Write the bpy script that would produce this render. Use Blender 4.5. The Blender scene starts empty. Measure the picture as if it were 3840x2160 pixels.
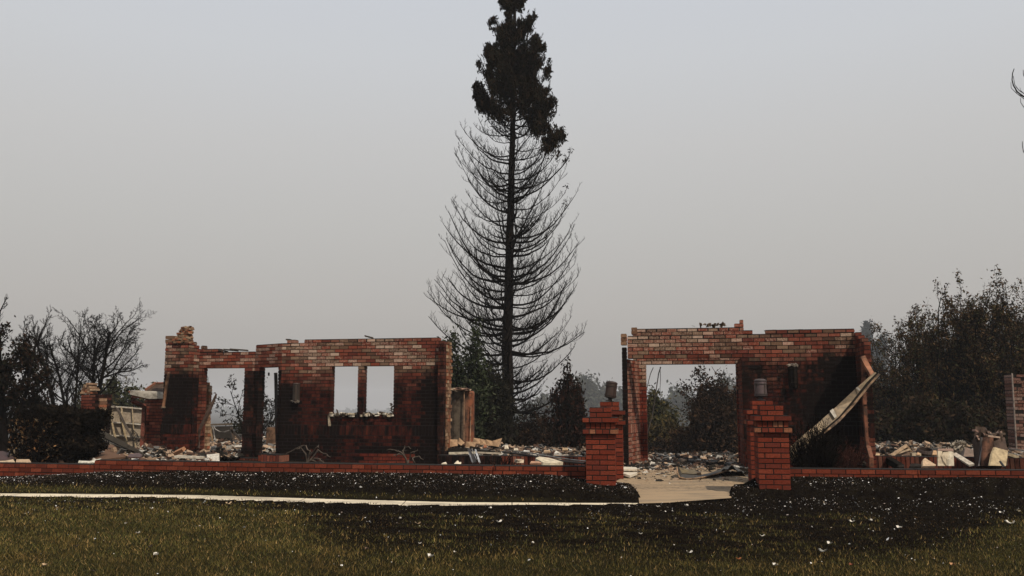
import bpy, math
import numpy as np
from math import sin, cos, radians, tan, pi
from mathutils import Vector

S = bpy.context.scene
COL = S.collection
rng = np.random.default_rng(7)

# ---------------------------------------------------------------- camera, sky, sun
F = 3300.0            # focal length in photo pixels (3840 wide)
CZ = 1.30             # camera height above the house floor
PITCH = math.atan(424 / F)
cp, sp = cos(PITCH), sin(PITCH)
cam = bpy.data.cameras.new("camera"); camo = bpy.data.objects.new("camera", cam); COL.objects.link(camo)
cam.sensor_width = 36; cam.lens = 36 * F / 3840
cam.clip_start = 0.1; cam.clip_end = 5000
camo.location = (0, 0, CZ); camo.rotation_euler = (pi / 2 + PITCH, 0, 0)
S.camera = camo

SUN_EL, SUN_AZ = radians(50), radians(36)      # azimuth to the right of straight behind the camera
tosun = Vector((sin(SUN_AZ) * cos(SUN_EL), -cos(SUN_AZ) * cos(SUN_EL), sin(SUN_EL)))
w = bpy.data.worlds.new("World"); S.world = w; w.use_nodes = True
nt = w.node_tree; nt.nodes.clear()
out = nt.nodes.new('ShaderNodeOutputWorld'); bg = nt.nodes.new('ShaderNodeBackground')
sky = nt.nodes.new('ShaderNodeTexSky'); sky.sky_type = 'NISHITA'; sky.sun_disc = False
sky.sun_elevation = SUN_EL; sky.sun_rotation = pi - SUN_AZ
sky.dust_density = 5; sky.air_density = 1.5
skyg = nt.nodes.new('ShaderNodeVectorMath'); skyg.operation = 'SCALE'; skyg.inputs['Scale'].default_value = 0.08
tc = nt.nodes.new('ShaderNodeTexCoord'); sx = nt.nodes.new('ShaderNodeSeparateXYZ')
ramp = nt.nodes.new('ShaderNodeValToRGB')      # smoke-laden sky: warm grey low down, bluish grey higher up
nt.links.new(tc.outputs['Generated'], sx.inputs[0]); nt.links.new(sx.outputs['Z'], ramp.inputs[0])
def lin(c):
    return tuple((x / 255 / 12.92) if x / 255 <= 0.04045 else ((x / 255 + 0.055) / 1.055) ** 2.4 for x in c)
els = ramp.color_ramp.elements
SK = [(0.0, (160, 156, 153)), (0.05, (174, 170, 166)), (0.10, (184, 180, 176)), (0.19, (193, 191, 188)),
      (0.28, (201, 200, 199)), (0.37, (206, 208, 211)), (0.46, (206, 210, 217)), (1.0, (186, 196, 209))]
while len(els) < len(SK): els.new(0.5)
for e, (p, c) in zip(els, SK):
    e.position = p; e.color = lin(c) + (1,)
mx = nt.nodes.new('ShaderNodeMixRGB'); mx.inputs[0].default_value = 0.94
nt.links.new(sky.outputs[0], skyg.inputs[0]); nt.links.new(skyg.outputs[0], mx.inputs[1])
nt.links.new(ramp.outputs[0], mx.inputs[2]); nt.links.new(mx.outputs[0], bg.inputs[0]); bg.inputs[1].default_value = 1.0
nt.links.new(bg.outputs[0], out.inputs[0])

sl = bpy.data.lights.new("sun", 'SUN'); slo = bpy.data.objects.new("sun", sl); COL.objects.link(slo)
sl.energy = 3.6; sl.angle = radians(0.8); sl.color = (1.0, 0.88, 0.72)
slo.rotation_euler = Vector(tosun).to_track_quat('Z', 'Y').to_euler()
S.view_settings.view_transform = 'Standard'; S.view_settings.look = 'None'
S.view_settings.exposure = 0; S.view_settings.gamma = 1

# ---------------------------------------------------------------- helpers
def P(px, py, D):
    """the world point at world depth D seen at photo pixel (px, py)"""
    xr = (px - 1920) / F; v = (1080 - py) / F
    t = D / (cp - v * sp)
    return np.array([xr * t, D, CZ + (sp + v * cp) * t])

def project(p):
    x, y, z = p[..., 0], p[..., 1], p[..., 2] - CZ
    dep = y * cp + z * sp; up = -y * sp + z * cp
    return 1920 + F * x / dep, 1080 - F * up / dep

def on_plane(px, py, z):
    xr = (px - 1920) / F; v = (1080 - py) / F
    t = (z - CZ) / (sp + v * cp)
    return xr * t, (cp - v * sp) * t

class MB:
    """collects geometry, colours and masks; build() links them as ONE mesh object"""
    def __init__(s):
        s.V = []; s.FQ = []; s.FT = []; s.C = []; s.M = []; s.n = 0; s.bc = []; s.ba = []; s.bcol = []; s.bm = []
    def add(s, v, q=None, t=None, col=(.5, .5, .5), msk=(0, 0, 0)):
        v = np.asarray(v, float).reshape(-1, 3); k = len(v)
        if q is not None and len(q): s.FQ.append(np.asarray(q, int).reshape(-1, 4) + s.n)
        if t is not None and len(t): s.FT.append(np.asarray(t, int).reshape(-1, 3) + s.n)
        s.V.append(v); s.n += k
        s.C.append(np.broadcast_to(np.asarray(col, float), (k, 3))); s.M.append(np.broadcast_to(np.asarray(msk, float), (k, 3)))
    def box(s, c, ax, col, msk=(0, 0, 0)):
        s.bc.append(c); s.ba.append(ax); s.bcol.append(col); s.bm.append(msk)
    def flush(s):
        if not s.bc: return
        c = np.array(s.bc, float); a = np.array(s.ba, float); N = len(c)
        sg = np.array([[i, j, k] for i in (-1, 1) for j in (-1, 1) for k in (-1, 1)], float)
        v = c[:, None, :] + np.einsum('si,nij->nsj', sg, a)
        q = np.array([[0, 1, 3, 2], [4, 6, 7, 5], [0, 4, 5, 1], [2, 3, 7, 6], [0, 2, 6, 4], [1, 5, 7, 3]])
        qq = (q[None] + 8 * np.arange(N)[:, None, None]).reshape(-1, 4)
        s.bc, s.ba = [], []
        col = np.repeat(np.array(s.bcol, float), 8, 0); m = np.repeat(np.array(s.bm, float), 8, 0)
        s.bcol, s.bm = [], []
        s.add(v.reshape(-1, 3), qq, None, col, m)
    def build(s, name, mat, parent=None, smooth=False):
        s.flush()
        me = bpy.data.meshes.new(name)
        V = np.concatenate(s.V); Q = np.concatenate(s.FQ) if s.FQ else np.zeros((0, 4), int)
        T = np.concatenate(s.FT) if s.FT else np.zeros((0, 3), int)
        me.vertices.add(len(V)); me.vertices.foreach_set('co', V.ravel())
        L = np.concatenate([Q.ravel(), T.ravel()])
        me.loops.add(len(L)); me.loops.foreach_set('vertex_index', L)
        st = np.concatenate([np.arange(len(Q)) * 4, len(Q) * 4 + np.arange(len(T)) * 3])
        me.polygons.add(len(st)); me.polygons.foreach_set('loop_start', st)
        me.polygons.foreach_set('use_smooth', np.full(len(st), smooth))
        me.update(calc_edges=True)
        for nm, arr in (('col', s.C), ('msk', s.M)):
            A = np.ones((len(V), 4)); A[:, :3] = np.concatenate(arr)
            at = me.attributes.new(nm, 'FLOAT_COLOR', 'POINT'); at.data.foreach_set('color', A.ravel())
        me.materials.append(mat)
        o = bpy.data.objects.new(name, me); COL.objects.link(o)
        if parent: o.parent = parent
        return o

def tag(o, label=None, cat=None, group=None, kind=None):
    for k, v in (('label', label), ('category', cat), ('group', group), ('kind', kind)):
        if v: o[k] = v
    return o

def thing(name, label, cat, loc=(0, 0, 0), group=None):
    o = bpy.data.objects.new(name, None); COL.objects.link(o); o.empty_display_size = .2
    o.location = loc
    return tag(o, label, cat, group, 'thing')

def attach(o, root):
    """parent o to root keeping its world place (geometry is written in world coordinates)"""
    o.parent = root; o.location = -Vector(root.location)
    return o

def tubes(mb, PT, R, sides=4, col=(.02, .02, .02), cap=True):
    """PT (N,k,3), R (N,k): N tapered tubes in one go"""
    PT = np.asarray(PT, float); R = np.asarray(R, float)
    if PT.ndim == 2: PT = PT[None]; R = R[None]
    N, k, _ = PT.shape
    if N == 0: return
    T = np.gradient(PT, axis=1); T /= np.linalg.norm(T, axis=2, keepdims=True) + 1e-9
    ref = np.where(np.abs(T[:, :1, 2:3]) > .8, np.array([1., 0, 0]), np.array([0, 0, 1.]))
    ref = np.broadcast_to(ref, T.shape)
    A = np.cross(T, ref); A /= np.linalg.norm(A, axis=2, keepdims=True) + 1e-9
    B = np.cross(T, A)
    an = np.arange(sides) * 2 * pi / sides
    ring = (A[:, :, None, :] * np.cos(an)[None, None, :, None] + B[:, :, None, :] * np.sin(an)[None, None, :, None]) * R[:, :, None, None]
    V = (PT[:, :, None, :] + ring).reshape(-1, 3)
    i = np.arange(k - 1)[:, None] * sides; j = np.arange(sides)[None]; j2 = (j + 1) % sides
    q = np.stack([i + j, i + j2, i + sides + j2, i + sides + j], -1).reshape(-1, 4)
    Q = (q[None] + (np.arange(N) * k * sides)[:, None, None]).reshape(-1, 4)
    if np.ndim(col) == 2: col = np.repeat(col, k * sides, 0)
    mb.add(V, Q, None, col)
    if cap and sides == 4:
        e = np.array([[3, 2, 1, 0], [(k - 1) * 4, (k - 1) * 4 + 1, (k - 1) * 4 + 2, (k - 1) * 4 + 3]])
        mb.FQ.append((e[None] + (np.arange(N) * k * sides)[:, None, None]).reshape(-1, 4) + mb.n - len(V))

def quads(mb, C, size, col, aspect=1.0, droop=0.0, r=None):
    """leaf-sized rhombic faces with random turn at the centres C"""
    r = r or rng
    N = len(C); C = np.asarray(C)
    a = r.normal(size=(N, 3)); a[:, 2] -= droop; a /= np.linalg.norm(a, axis=1, keepdims=True)
    b = np.cross(a, r.normal(size=(N, 3))); b /= np.linalg.norm(b, axis=1, keepdims=True) + 1e-9
    s_ = (np.broadcast_to(size, (N,)) * r.uniform(.6, 1.4, N))[:, None]
    a = a * s_ * aspect; b = b * s_
    V = np.stack([C - a, C + b * .6 - a * .1, C + a, C - b * .6 - a * .1], 1).reshape(-1, 3)
    Q = np.arange(4 * N).reshape(-1, 4)
    mb.add(V, Q, None, np.repeat(col, 4, 0) if np.ndim(col) == 2 else col)

def pal(N, cols, wts=None, jit=.25, r=None):
    r = r or rng
    cols = np.array(cols, float); i = r.choice(len(cols), N, p=None if wts is None else np.array(wts) / np.sum(wts))
    return cols[i] * (1 + r.uniform(-jit, jit, (N, 1)))

# ---------------------------------------------------------------- materials
def new_mat(name):
    m = bpy.data.materials.new(name); m.use_nodes = True
    return m, m.node_tree, m.node_tree.nodes['Principled BSDF']

def mix(nt, fac, a, b, mode='MIX'):
    n = nt.nodes.new('ShaderNodeMixRGB'); n.blend_type = mode
    for i, v in ((0, fac), (1, a), (2, b)):
        if isinstance(v, bpy.types.NodeSocket): nt.links.new(v, n.inputs[i])
        elif i == 0: n.inputs[0].default_value = v
        else: n.inputs[i].default_value = tuple(v) + (1,)
    return n.outputs[0]

def noise(nt, scale, detail=4, rough=.6, vec=None, sc3=None):
    n = nt.nodes.new('ShaderNodeTexNoise'); n.inputs['Scale'].default_value = scale
    n.inputs['Detail'].default_value = detail; n.inputs['Roughness'].default_value = rough
    g = nt.nodes.new('ShaderNodeNewGeometry'); v = g.outputs['Position']
    if sc3:
        mp = nt.nodes.new('ShaderNodeMapping'); mp.inputs['Scale'].default_value = sc3
        nt.links.new(v, mp.inputs[0]); v = mp.outputs[0]
    nt.links.new(v, n.inputs['Vector'])
    return n.outputs['Fac']

def rng_map(nt, v, a, b, c=0, d=1):
    n = nt.nodes.new('ShaderNodeMapRange'); nt.links.new(v, n.inputs[0])
    for i, x in enumerate((a, b, c, d)): n.inputs[i + 1].default_value = x
    return n.outputs[0]

def bump(nt, bs, h, strength, dist=.01):
    b = nt.nodes.new('ShaderNodeBump'); b.inputs['Strength'].default_value = strength; b.inputs['Distance'].default_value = dist
    nt.links.new(h, b.inputs['Height']); nt.links.new(b.outputs[0], bs.inputs['Normal'])

def attr(nt, name):
    a = nt.nodes.new('ShaderNodeAttribute'); a.attribute_name = name; return a

def mat_brick():
    m, nt, bs = new_mat("burnt_brick")
    c = attr(nt, 'col').outputs['Color']; k = attr(nt, 'msk')
    s3 = nt.nodes.new('ShaderNodeSeparateColor'); nt.links.new(k.outputs['Color'], s3.inputs[0])
    n1 = noise(nt, 34, 5, .7); n2 = noise(nt, 9, 4, .65, sc3=(1, 1, .5)); n3 = noise(nt, 90, 3, .6)
    base = mix(nt, rng_map(nt, n3, .3, .7, .0, .55), c, (.05, .018, .012), 'MIX')
    # ash and mortar residue, where the mask is high the noise lets more of it through
    add = nt.nodes.new('ShaderNodeMath'); add.operation = 'ADD'
    nt.links.new(n1, add.inputs[0]); nt.links.new(s3.outputs[0], add.inputs[1])
    wh = rng_map(nt, add.outputs[0], .80, 1.12, 0, .8)
    base = mix(nt, wh, base, (.50, .36, .27))
    add2 = nt.nodes.new('ShaderNodeMath'); add2.operation = 'ADD'
    nt.links.new(n2, add2.inputs[0]); nt.links.new(s3.outputs[1], add2.inputs[1])
    so = rng_map(nt, add2.outputs[0], .55, 1.25, 0, .985)
    base = mix(nt, so, base, (.006, .0045, .004))
    nt.links.new(base, bs.inputs['Base Color']); bs.inputs['Roughness'].default_value = .85
    bs.inputs['Specular IOR Level'].default_value = .06
    bump(nt, bs, n1, .5, .006)
    return m

def mat_attr(name, rough=.8, scale=20, amt=.5, dark=(.02, .018, .015), bumpd=.0, spec=.25, metal=0, lo=.4, hi=.65):
    m, nt, bs = new_mat(name)
    c = attr(nt, 'col').outputs['Color']
    n1 = noise(nt, scale, 5, .65)
    nt.links.new(mix(nt, rng_map(nt, n1, lo, hi, 0, amt), c, dark), bs.inputs['Base Color'])
    bs.inputs['Roughness'].default_value = rough; bs.inputs['Specular IOR Level'].default_value = spec
    bs.inputs['Metallic'].default_value = metal
    if bumpd: bump(nt, bs, n1, .6, bumpd)
    return m

M_BRICK = mat_brick()
M_MORTAR = mat_attr("sooty_mortar", .95, 30, .6, (.006, .005, .004), .004)
M_LOWBRICK = mat_attr("garden_wall_brick", .9, 45, .6, (.07, .014, .008), .003, .05)
M_CHAR = mat_attr("charred_bark", 1, 12, .5, (.004, .003, .003), .01, .0)
M_LEAF = mat_attr("scorched_leaves", 1, 3, .25, (.01, .009, .006), 0, .0)
M_RUST = mat_attr("rusty_metal", .7, 6, .85, (.03, .018, .012), .002, .3, .2, .42, .6)
M_METAL = mat_attr("scorched_metal", .6, 9, .7, (.05, .04, .03), .002, .35, .3)
M_DEBRIS = mat_attr("scorched_debris", .85, 14, .55, (.10, .07, .045), .003, .15)
M_RUBBLE = mat_attr("burnt_rubble", .9, 40, .5, (.03, .025, .02), .004, .1)
M_CONC = mat_attr("concrete", .85, 30, .25, (.30, .26, .20), .002, .2)
M_STONE = mat_attr("raw_masonry", .95, 22, .6, (.09, .055, .035), .012, .1)
M_GRASS = mat_attr("grass_blades", .8, 2.5, .35, (.05, .034, .014), 0, .08)

def mat_ground():
    m, nt, bs = new_mat("lawn_soil")
    c = attr(nt, 'col').outputs['Color']
    n1 = noise(nt, 40, 6, .75); n2 = noise(nt, 7, 4, .6)
    b = mix(nt, rng_map(nt, n1, .35, .65, 0, .75), c, (.004, .003, .0025))
    b = mix(nt, rng_map(nt, n2, .4, .7, 0, .4), b, (.02, .016, .009))
    nt.links.new(b, bs.inputs['Base Color']); bs.inputs['Roughness'].default_value = 1
    bs.inputs['Specular IOR Level'].default_value = 0
    bump(nt, bs, n1, .8, .03)
    return m
M_GROUND = mat_ground()

def mat_walk():
    m, nt, bs = new_mat("sooty_concrete")
    c = attr(nt, 'col').outputs['Color']; k = attr(nt, 'msk').outputs['Fac']
    n1 = noise(nt, 26, 6, .75, sc3=(.45, 1, 1)); n2 = noise(nt, 2.2, 5, .7, sc3=(.35, 1.3, 1)); n3 = noise(nt, 110, 3, .6)
    a = nt.nodes.new('ShaderNodeMath'); a.operation = 'MULTIPLY_ADD'; a.inputs[1].default_value = .75
    nt.links.new(k, a.inputs[0]); nt.links.new(n1, a.inputs[2])
    b = mix(nt, rng_map(nt, n2, .48, .62, 0, .55), c, (.13, .11, .085))
    b = mix(nt, rng_map(nt, a.outputs[0], .62, .78, 0, .93), b, (.025, .018, .014))
    b = mix(nt, rng_map(nt, n3, .62, .75, 0, .7), b, (.05, .035, .025))
    nt.links.new(b, bs.inputs['Base Color']); bs.inputs['Roughness'].default_value = .9
    bs.inputs['Specular IOR Level'].default_value = .15
    return m
M_WALK = mat_walk()

# ---------------------------------------------------------------- the lie of the land
def tab(pts, z):
    a = np.array([on_plane(x, y, z) for x, y in pts]); return a[:, 0], a[:, 1]
FARX, FARY = tab([(-500, 1846), (-200, 1849), (0, 1850), (400, 1853), (750, 1857), (1300, 1873), (1700, 1883), (2050, 1885), (2390, 1886)], -.1)
NEARX, NEARY = tab([(-500, 1860), (-200, 1862), (0, 1864), (400, 1865), (750, 1872), (1300, 1890), (1600, 1896), (1900, 1898), (2200, 1896), (2500, 1889), (2742, 1874)], -.1)
WLX, WLY = tab([(2397, 1885), (2395, 1868), (2378, 1850), (2346, 1833), (2300, 1819)], -.08)
WRX, WRY = tab([(2742, 1873), (2744, 1846), (2765, 1834), (2805, 1825), (2850, 1817)], -.08)
LW = np.array([[-9.6, 15.75], [-8.6, 15.62], [-7.05, 15.3], [-4.7, 14.78], [-2.24, 14.28], [-.3, 13.98], [1.14, 13.82]])   # left garden wall front line
LWR = np.array([[4.13, 13.45], [6.0, 13.25], [7.7, 13.1], [9.4, 12.97]])                                                     # right garden wall
TOPZ = .30
def f_near(X): return np.interp(X, NEARX, NEARY)
def f_far(X):
    return np.where(X > WRX[0], f_near(X), np.interp(X, FARX, FARY))
def f_wall(X): return np.where(X < 2.5, np.interp(X, LW[:, 0], LW[:, 1]), np.interp(X, LWR[:, 0], LWR[:, 1]))
def f_wl(D): return np.interp(D, [WLY[0], WLY[1], WLY[2], WLY[3], WLY[4], 15.6, 17.6], [WLX[0], WLX[1], WLX[2], WLX[3], WLX[4], 1.95, 2.35])
def f_wr(D): return np.interp(D, [WRY[0], WRY[1], WRY[2], WRY[3], WRY[4], 15.6, 17.6], [WRX[0], WRX[1], WRX[2], WRX[3], WRX[4], 4.1, 4.4])
def f_walk(D): return np.interp(D, [8, 12, 16.5, 40], [-.1, -.1, 0.0, 0.0])
def wob(X, D, a=1.0):
    return a * (np.sin(X * 2.1 + 1.3 * np.sin(D * 1.7)) * .4 + np.sin(D * 3.1 + X * .7) * .3 + np.sin(X * 5.3 + D * 4.1) * .3)
def in_walk(X, D):
    return (D > f_near(X) - .03) & (D < 19.5) & (X > f_wl(D)) & (X < f_wr(D)) & (X > 1.5)
def gz(X, D):
    X = np.asarray(X, float); D = np.asarray(D, float)
    n, f, l = f_near(X), f_far(X), f_wall(X)
    lawn = -.1 - .05 * (n - D) + .012 * wob(X, D) + .02 * np.exp(-((n - D) / .1) ** 2)
    t = np.clip((D - f) / (l - f), 0, 1.3)
    zw = np.interp(X, [-9.5, -8, -7, -5, -2.2, .6, 1.0, 1.35, 2.4, 3.5, 3.75, 4.15, 4.5, 8], [-.03, .035, .11, .15, .172, .176, .12, .06, .0, .05, .16, .165, .175, .18])
    bed = -.09 + .05 * np.clip((D - f) / .25, 0, 1) + (zw + .04) * t + .012 * wob(X, D) + .025 * np.sin(np.clip(t, 0, 1) * pi)
    z = np.where(D <= n, lawn, np.where(D < f, -.14, bed))
    inside = .04 + .03 * wob(X, D * .7)
    inside = np.where((X > 1.3) & (X < 4.15) & (D < 15.8), -.07, inside)
    z = np.where(D > l + .12, inside, z)
    z = np.where(D > 17.3, -.03 + .02 * wob(X, D * .5), z)
    z = np.where(in_walk(X, D), f_walk(D) - .06, z)
    far = np.clip((D - 22.4) / 140, 0, 1)
    z = np.where(D > 22.4, -.03 - 19 * far ** .85, z)
    return z

def green(X, D, Z):
    """how much live grass covers a spot: 0 burnt, 1 green"""
    px, py = project(np.stack([X, D, Z], -1))
    yb = np.interp(px, [-200, 0, 1000, 1120, 1180, 1300, 1500, 1900, 2300, 2700, 2950, 3300, 3500, 3700, 3840, 4100],
                   [1880, 1886, 1904, 1925, 1975, 2012, 2022, 2048, 2072, 2096, 2102, 2075, 2035, 1985, 1955, 1930])
    nz = 34 * wob(X * 1.1, D * 3.9) + 22 * wob(X * 3.1 + 3, D * 9.3) + 12 * wob(X * 9 + 3, D * 17)
    g = 1 / (1 + np.exp(-(py - yb + nz) / 16))
    g = g * np.where(px > 1150, .62 + .38 * np.clip(wob(X * 1.3 + 1, D * 2.7) + .3 * wob(X * 6, D * 8) + .2, 0, 1), .80 + .2 * np.clip(wob(X * 1.1, D * 2) + .5, 0, 1))
    wz = np.clip((px - 1090 - 1.1 * np.clip(py - 2000, 0, 200) + 70 * wob(X * 2, D * 5) + 40 * wob(X * 8, D * 13)) / 170, 0, 1) * np.clip((3760 - px + 60 * wob(X * 2, D * 5)) / 160, 0, 1)
    g = g * (1 - wz * (1 - np.clip(.35 + (py - 2010) / 170, .30, 1)))
    patch = (wob(X * 1.7 + 2, D * 5.2) + .4 * wob(X * 6, D * 14) > .15) & (py > 1925) & (px > 1100) & (px < 3300)
    g = np.maximum(g, patch * .30)
    yc = np.interp(px, [0, 700, 1300, 1700, 2150, 2300], [1833, 1841, 1857, 1868, 1876, 1880])
    wd = np.interp(px, [0, 300, 500, 1500, 2100, 2350], [13, 13, 8, 8, 5, 1])
    st = np.interp(px, [0, 300, 420, 700, 800, 900, 1200, 2000, 2350], [.95, .9, .55, .6, .95, .5, .5, .4, 0])
    band = st * np.exp(-((py - yc) / wd) ** 2) * (D > f_far(X)) * (px < 2350)
    return np.clip(np.where(D > f_near(X), band, g), 0, 1)

# ---------------------------------------------------------------- ground
def grid(mb, xs, ys, zf, colf, mskf=None):
    X, Y = np.meshgrid(xs, ys); Z = zf(X, Y)
    nx, ny = len(xs), len(ys)
    i = (np.arange(ny - 1)[:, None] * nx + np.arange(nx - 1)[None]).ravel()
    q = np.stack([i, i + 1, i + nx + 1, i + nx], -1)
    V = np.stack([X, Y, Z], -1).reshape(-1, 3)
    mb.add(V, q, None, colf(X, Y, Z).reshape(-1, 3), (0, 0, 0) if mskf is None else mskf(X, Y, Z).reshape(-1, 3))

BLACK = np.array([.006, .0045, .0038]); SOILG = np.array([.045, .040, .015])
def ground_col(X, D, Z):
    g = green(X, D, Z)[..., None]
    c = BLACK * (1 - g) + SOILG * g
    inside = (D > f_wall(X) + .1)[..., None]
    t = (.5 + .5 * wob(X * 1.7, D * 2.2))[..., None]
    ash = np.array([.045, .035, .027]) * (1 - t) + np.array([.018, .015, .013]) * t
    c = np.where(inside, ash, c)
    farc = np.array([.035, .03, .018])
    return np.where((D > 30)[..., None], farc, c)

mb = MB()
xs = np.concatenate([[-900, -500, -250, -120, -60, -30], np.arange(-18, -11, .5), np.arange(-11, 11.01, .07), np.arange(11.5, 18.5, .5), [30, 60, 120, 250, 500, 900]])
ys = np.concatenate([[-60, -20, -5, 0, 2, 4, 5], np.arange(5.5, 19, .07), np.arange(19.3, 40, .6), np.arange(42, 180, 6), [200, 260, 340, 450, 700, 1200, 2000]])
grid(mb, xs, ys, gz, ground_col)
tag(mb.build('ground', M_GROUND, smooth=True), 'burnt lawn sloping up to the ruined house', 'ground', kind='structure')

def ribbon(name, far, near, zf, thick, mat, colf, mskf=None):
    """a slab between two plan lines of equal length, top at zf, sides down by thick"""
    mb = MB(); n = len(far); rows = 6
    A = np.array(far); B = np.array(near)
    G = np.array([A * (1 - t) + B * t for t in np.linspace(0, 1, rows)])
    X, D = G[..., 0], G[..., 1]; Z = zf(X, D)
    top = np.stack([X, D, Z], -1).reshape(-1, 3)
    i = (np.arange(rows - 1)[:, None] * n + np.arange(n - 1)[None]).ravel()
    mb.add(top, np.stack([i, i + n, i + n + 1, i + 1], -1), None, colf(X, D).reshape(-1, 3), (0, 0, 0) if mskf is None else mskf(X, D).reshape(-1, 3))
    for row in (0, rows - 1):
        a = np.stack([X[row], D[row], Z[row]], -1); b = a - [0, 0, thick]
        k = np.arange(n - 1)
        mb.add(np.concatenate([a, b]), np.stack([k, k + 1, k + 1 + n, k + n], -1), None, (.3, .26, .2))
    return mb.build(name, mat)

CREAM = np.array([.62, .53, .39])
xs = np.arange(-12, 3.05, .1)
def seg_path(x0, x1):
    x = np.linspace(x0, x1, max(2, int((x1 - x0) / .1)))
    far = np.stack([x, f_far(x)], -1); near = np.stack([x, f_near(x) + .012 * np.sin(x * 31) + .01 * np.sin(x * 73)], -1)
    return far, near
XJ = float(WLX[0])
for k, (a, b) in enumerate(zip(np.arange(-12, XJ - .4, 1.5), list(np.arange(-10.5, XJ - .4, 1.5)))):
    b = min(b, XJ); far, near = seg_path(a + .006, b - .006)
    o = ribbon('path', far, near, lambda X, D: -.1 + 0 * X, .1, M_WALK, lambda X, D: CREAM * (1 + .06 * np.sin(7 * X[..., None])), lambda X, D: np.zeros(X.shape + (3,)) - .12)
    tag(o, 'pale concrete footpath slab crossing the lawn', 'path', kind='structure')
last = b
far, near = seg_path(last + .006, XJ)
tag(ribbon('path', far, near, lambda X, D: -.1 + 0 * X, .1, M_WALK, lambda X, D: CREAM + 0 * X[..., None], lambda X, D: np.zeros(X.shape + (3,)) - .12), 'pale concrete footpath slab meeting the walkway', 'path', kind='structure')
D_ = np.arange(11.6, 19.5, .12)
mb = MB()
U = np.linspace(0, 1, 26); Dn = np.arange(0, 1.0001, 1 / 60)
# walkway: from the curved near edge up into the doorway
L = []; 
for t in Dn:
    row = []
    for u in U:
        Dg = 11.6 + t * 7.6; D = max(Dg, 12.0)
        for _ in range(4):
            xl, xr = f_wl(D), f_wr(D); X = xl + (xr - xl) * u
            D = max(Dg, float(f_near(X)))
        row.append((X, D))
    L.append(row)
G = np.array(L); X, D = G[..., 0], G[..., 1]
Z = f_walk(D) + .006
n = len(U); i = (np.arange(len(Dn) - 1)[:, None] * n + np.arange(n - 1)[None]).ravel()
def walk_msk(X, D):
    m = np.zeros(X.shape + (3,)); m[..., 0] = np.clip((D - 13.1) / 1.0, 0, 1) * .46 - .03 + .1 * np.exp(-((D - 14.0) / .3) ** 2); return m
mb.add(np.stack([X, D, Z], -1).reshape(-1, 3), np.stack([i, i + 1, i + n + 1, i + n], -1), None, np.array([.31, .225, .14]), walk_msk(X, D).reshape(-1, 3))
tag(mb.build('walkway', M_WALK), 'tan concrete walkway leading to the doorway', 'walkway', kind='structure')

# ---------------------------------------------------------------- brickwork
BL, BH, J = .213, .076, .015
YAW = radians(12)
UDIR = np.array([cos(YAW), -sin(YAW)]); NDIR = np.array([sin(YAW), cos(YAW)])
RED = [(.23, .058, .034), (.20, .050, .030), (.26, .080, .050), (.15, .040, .028), (.24, .10, .065)]

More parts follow.
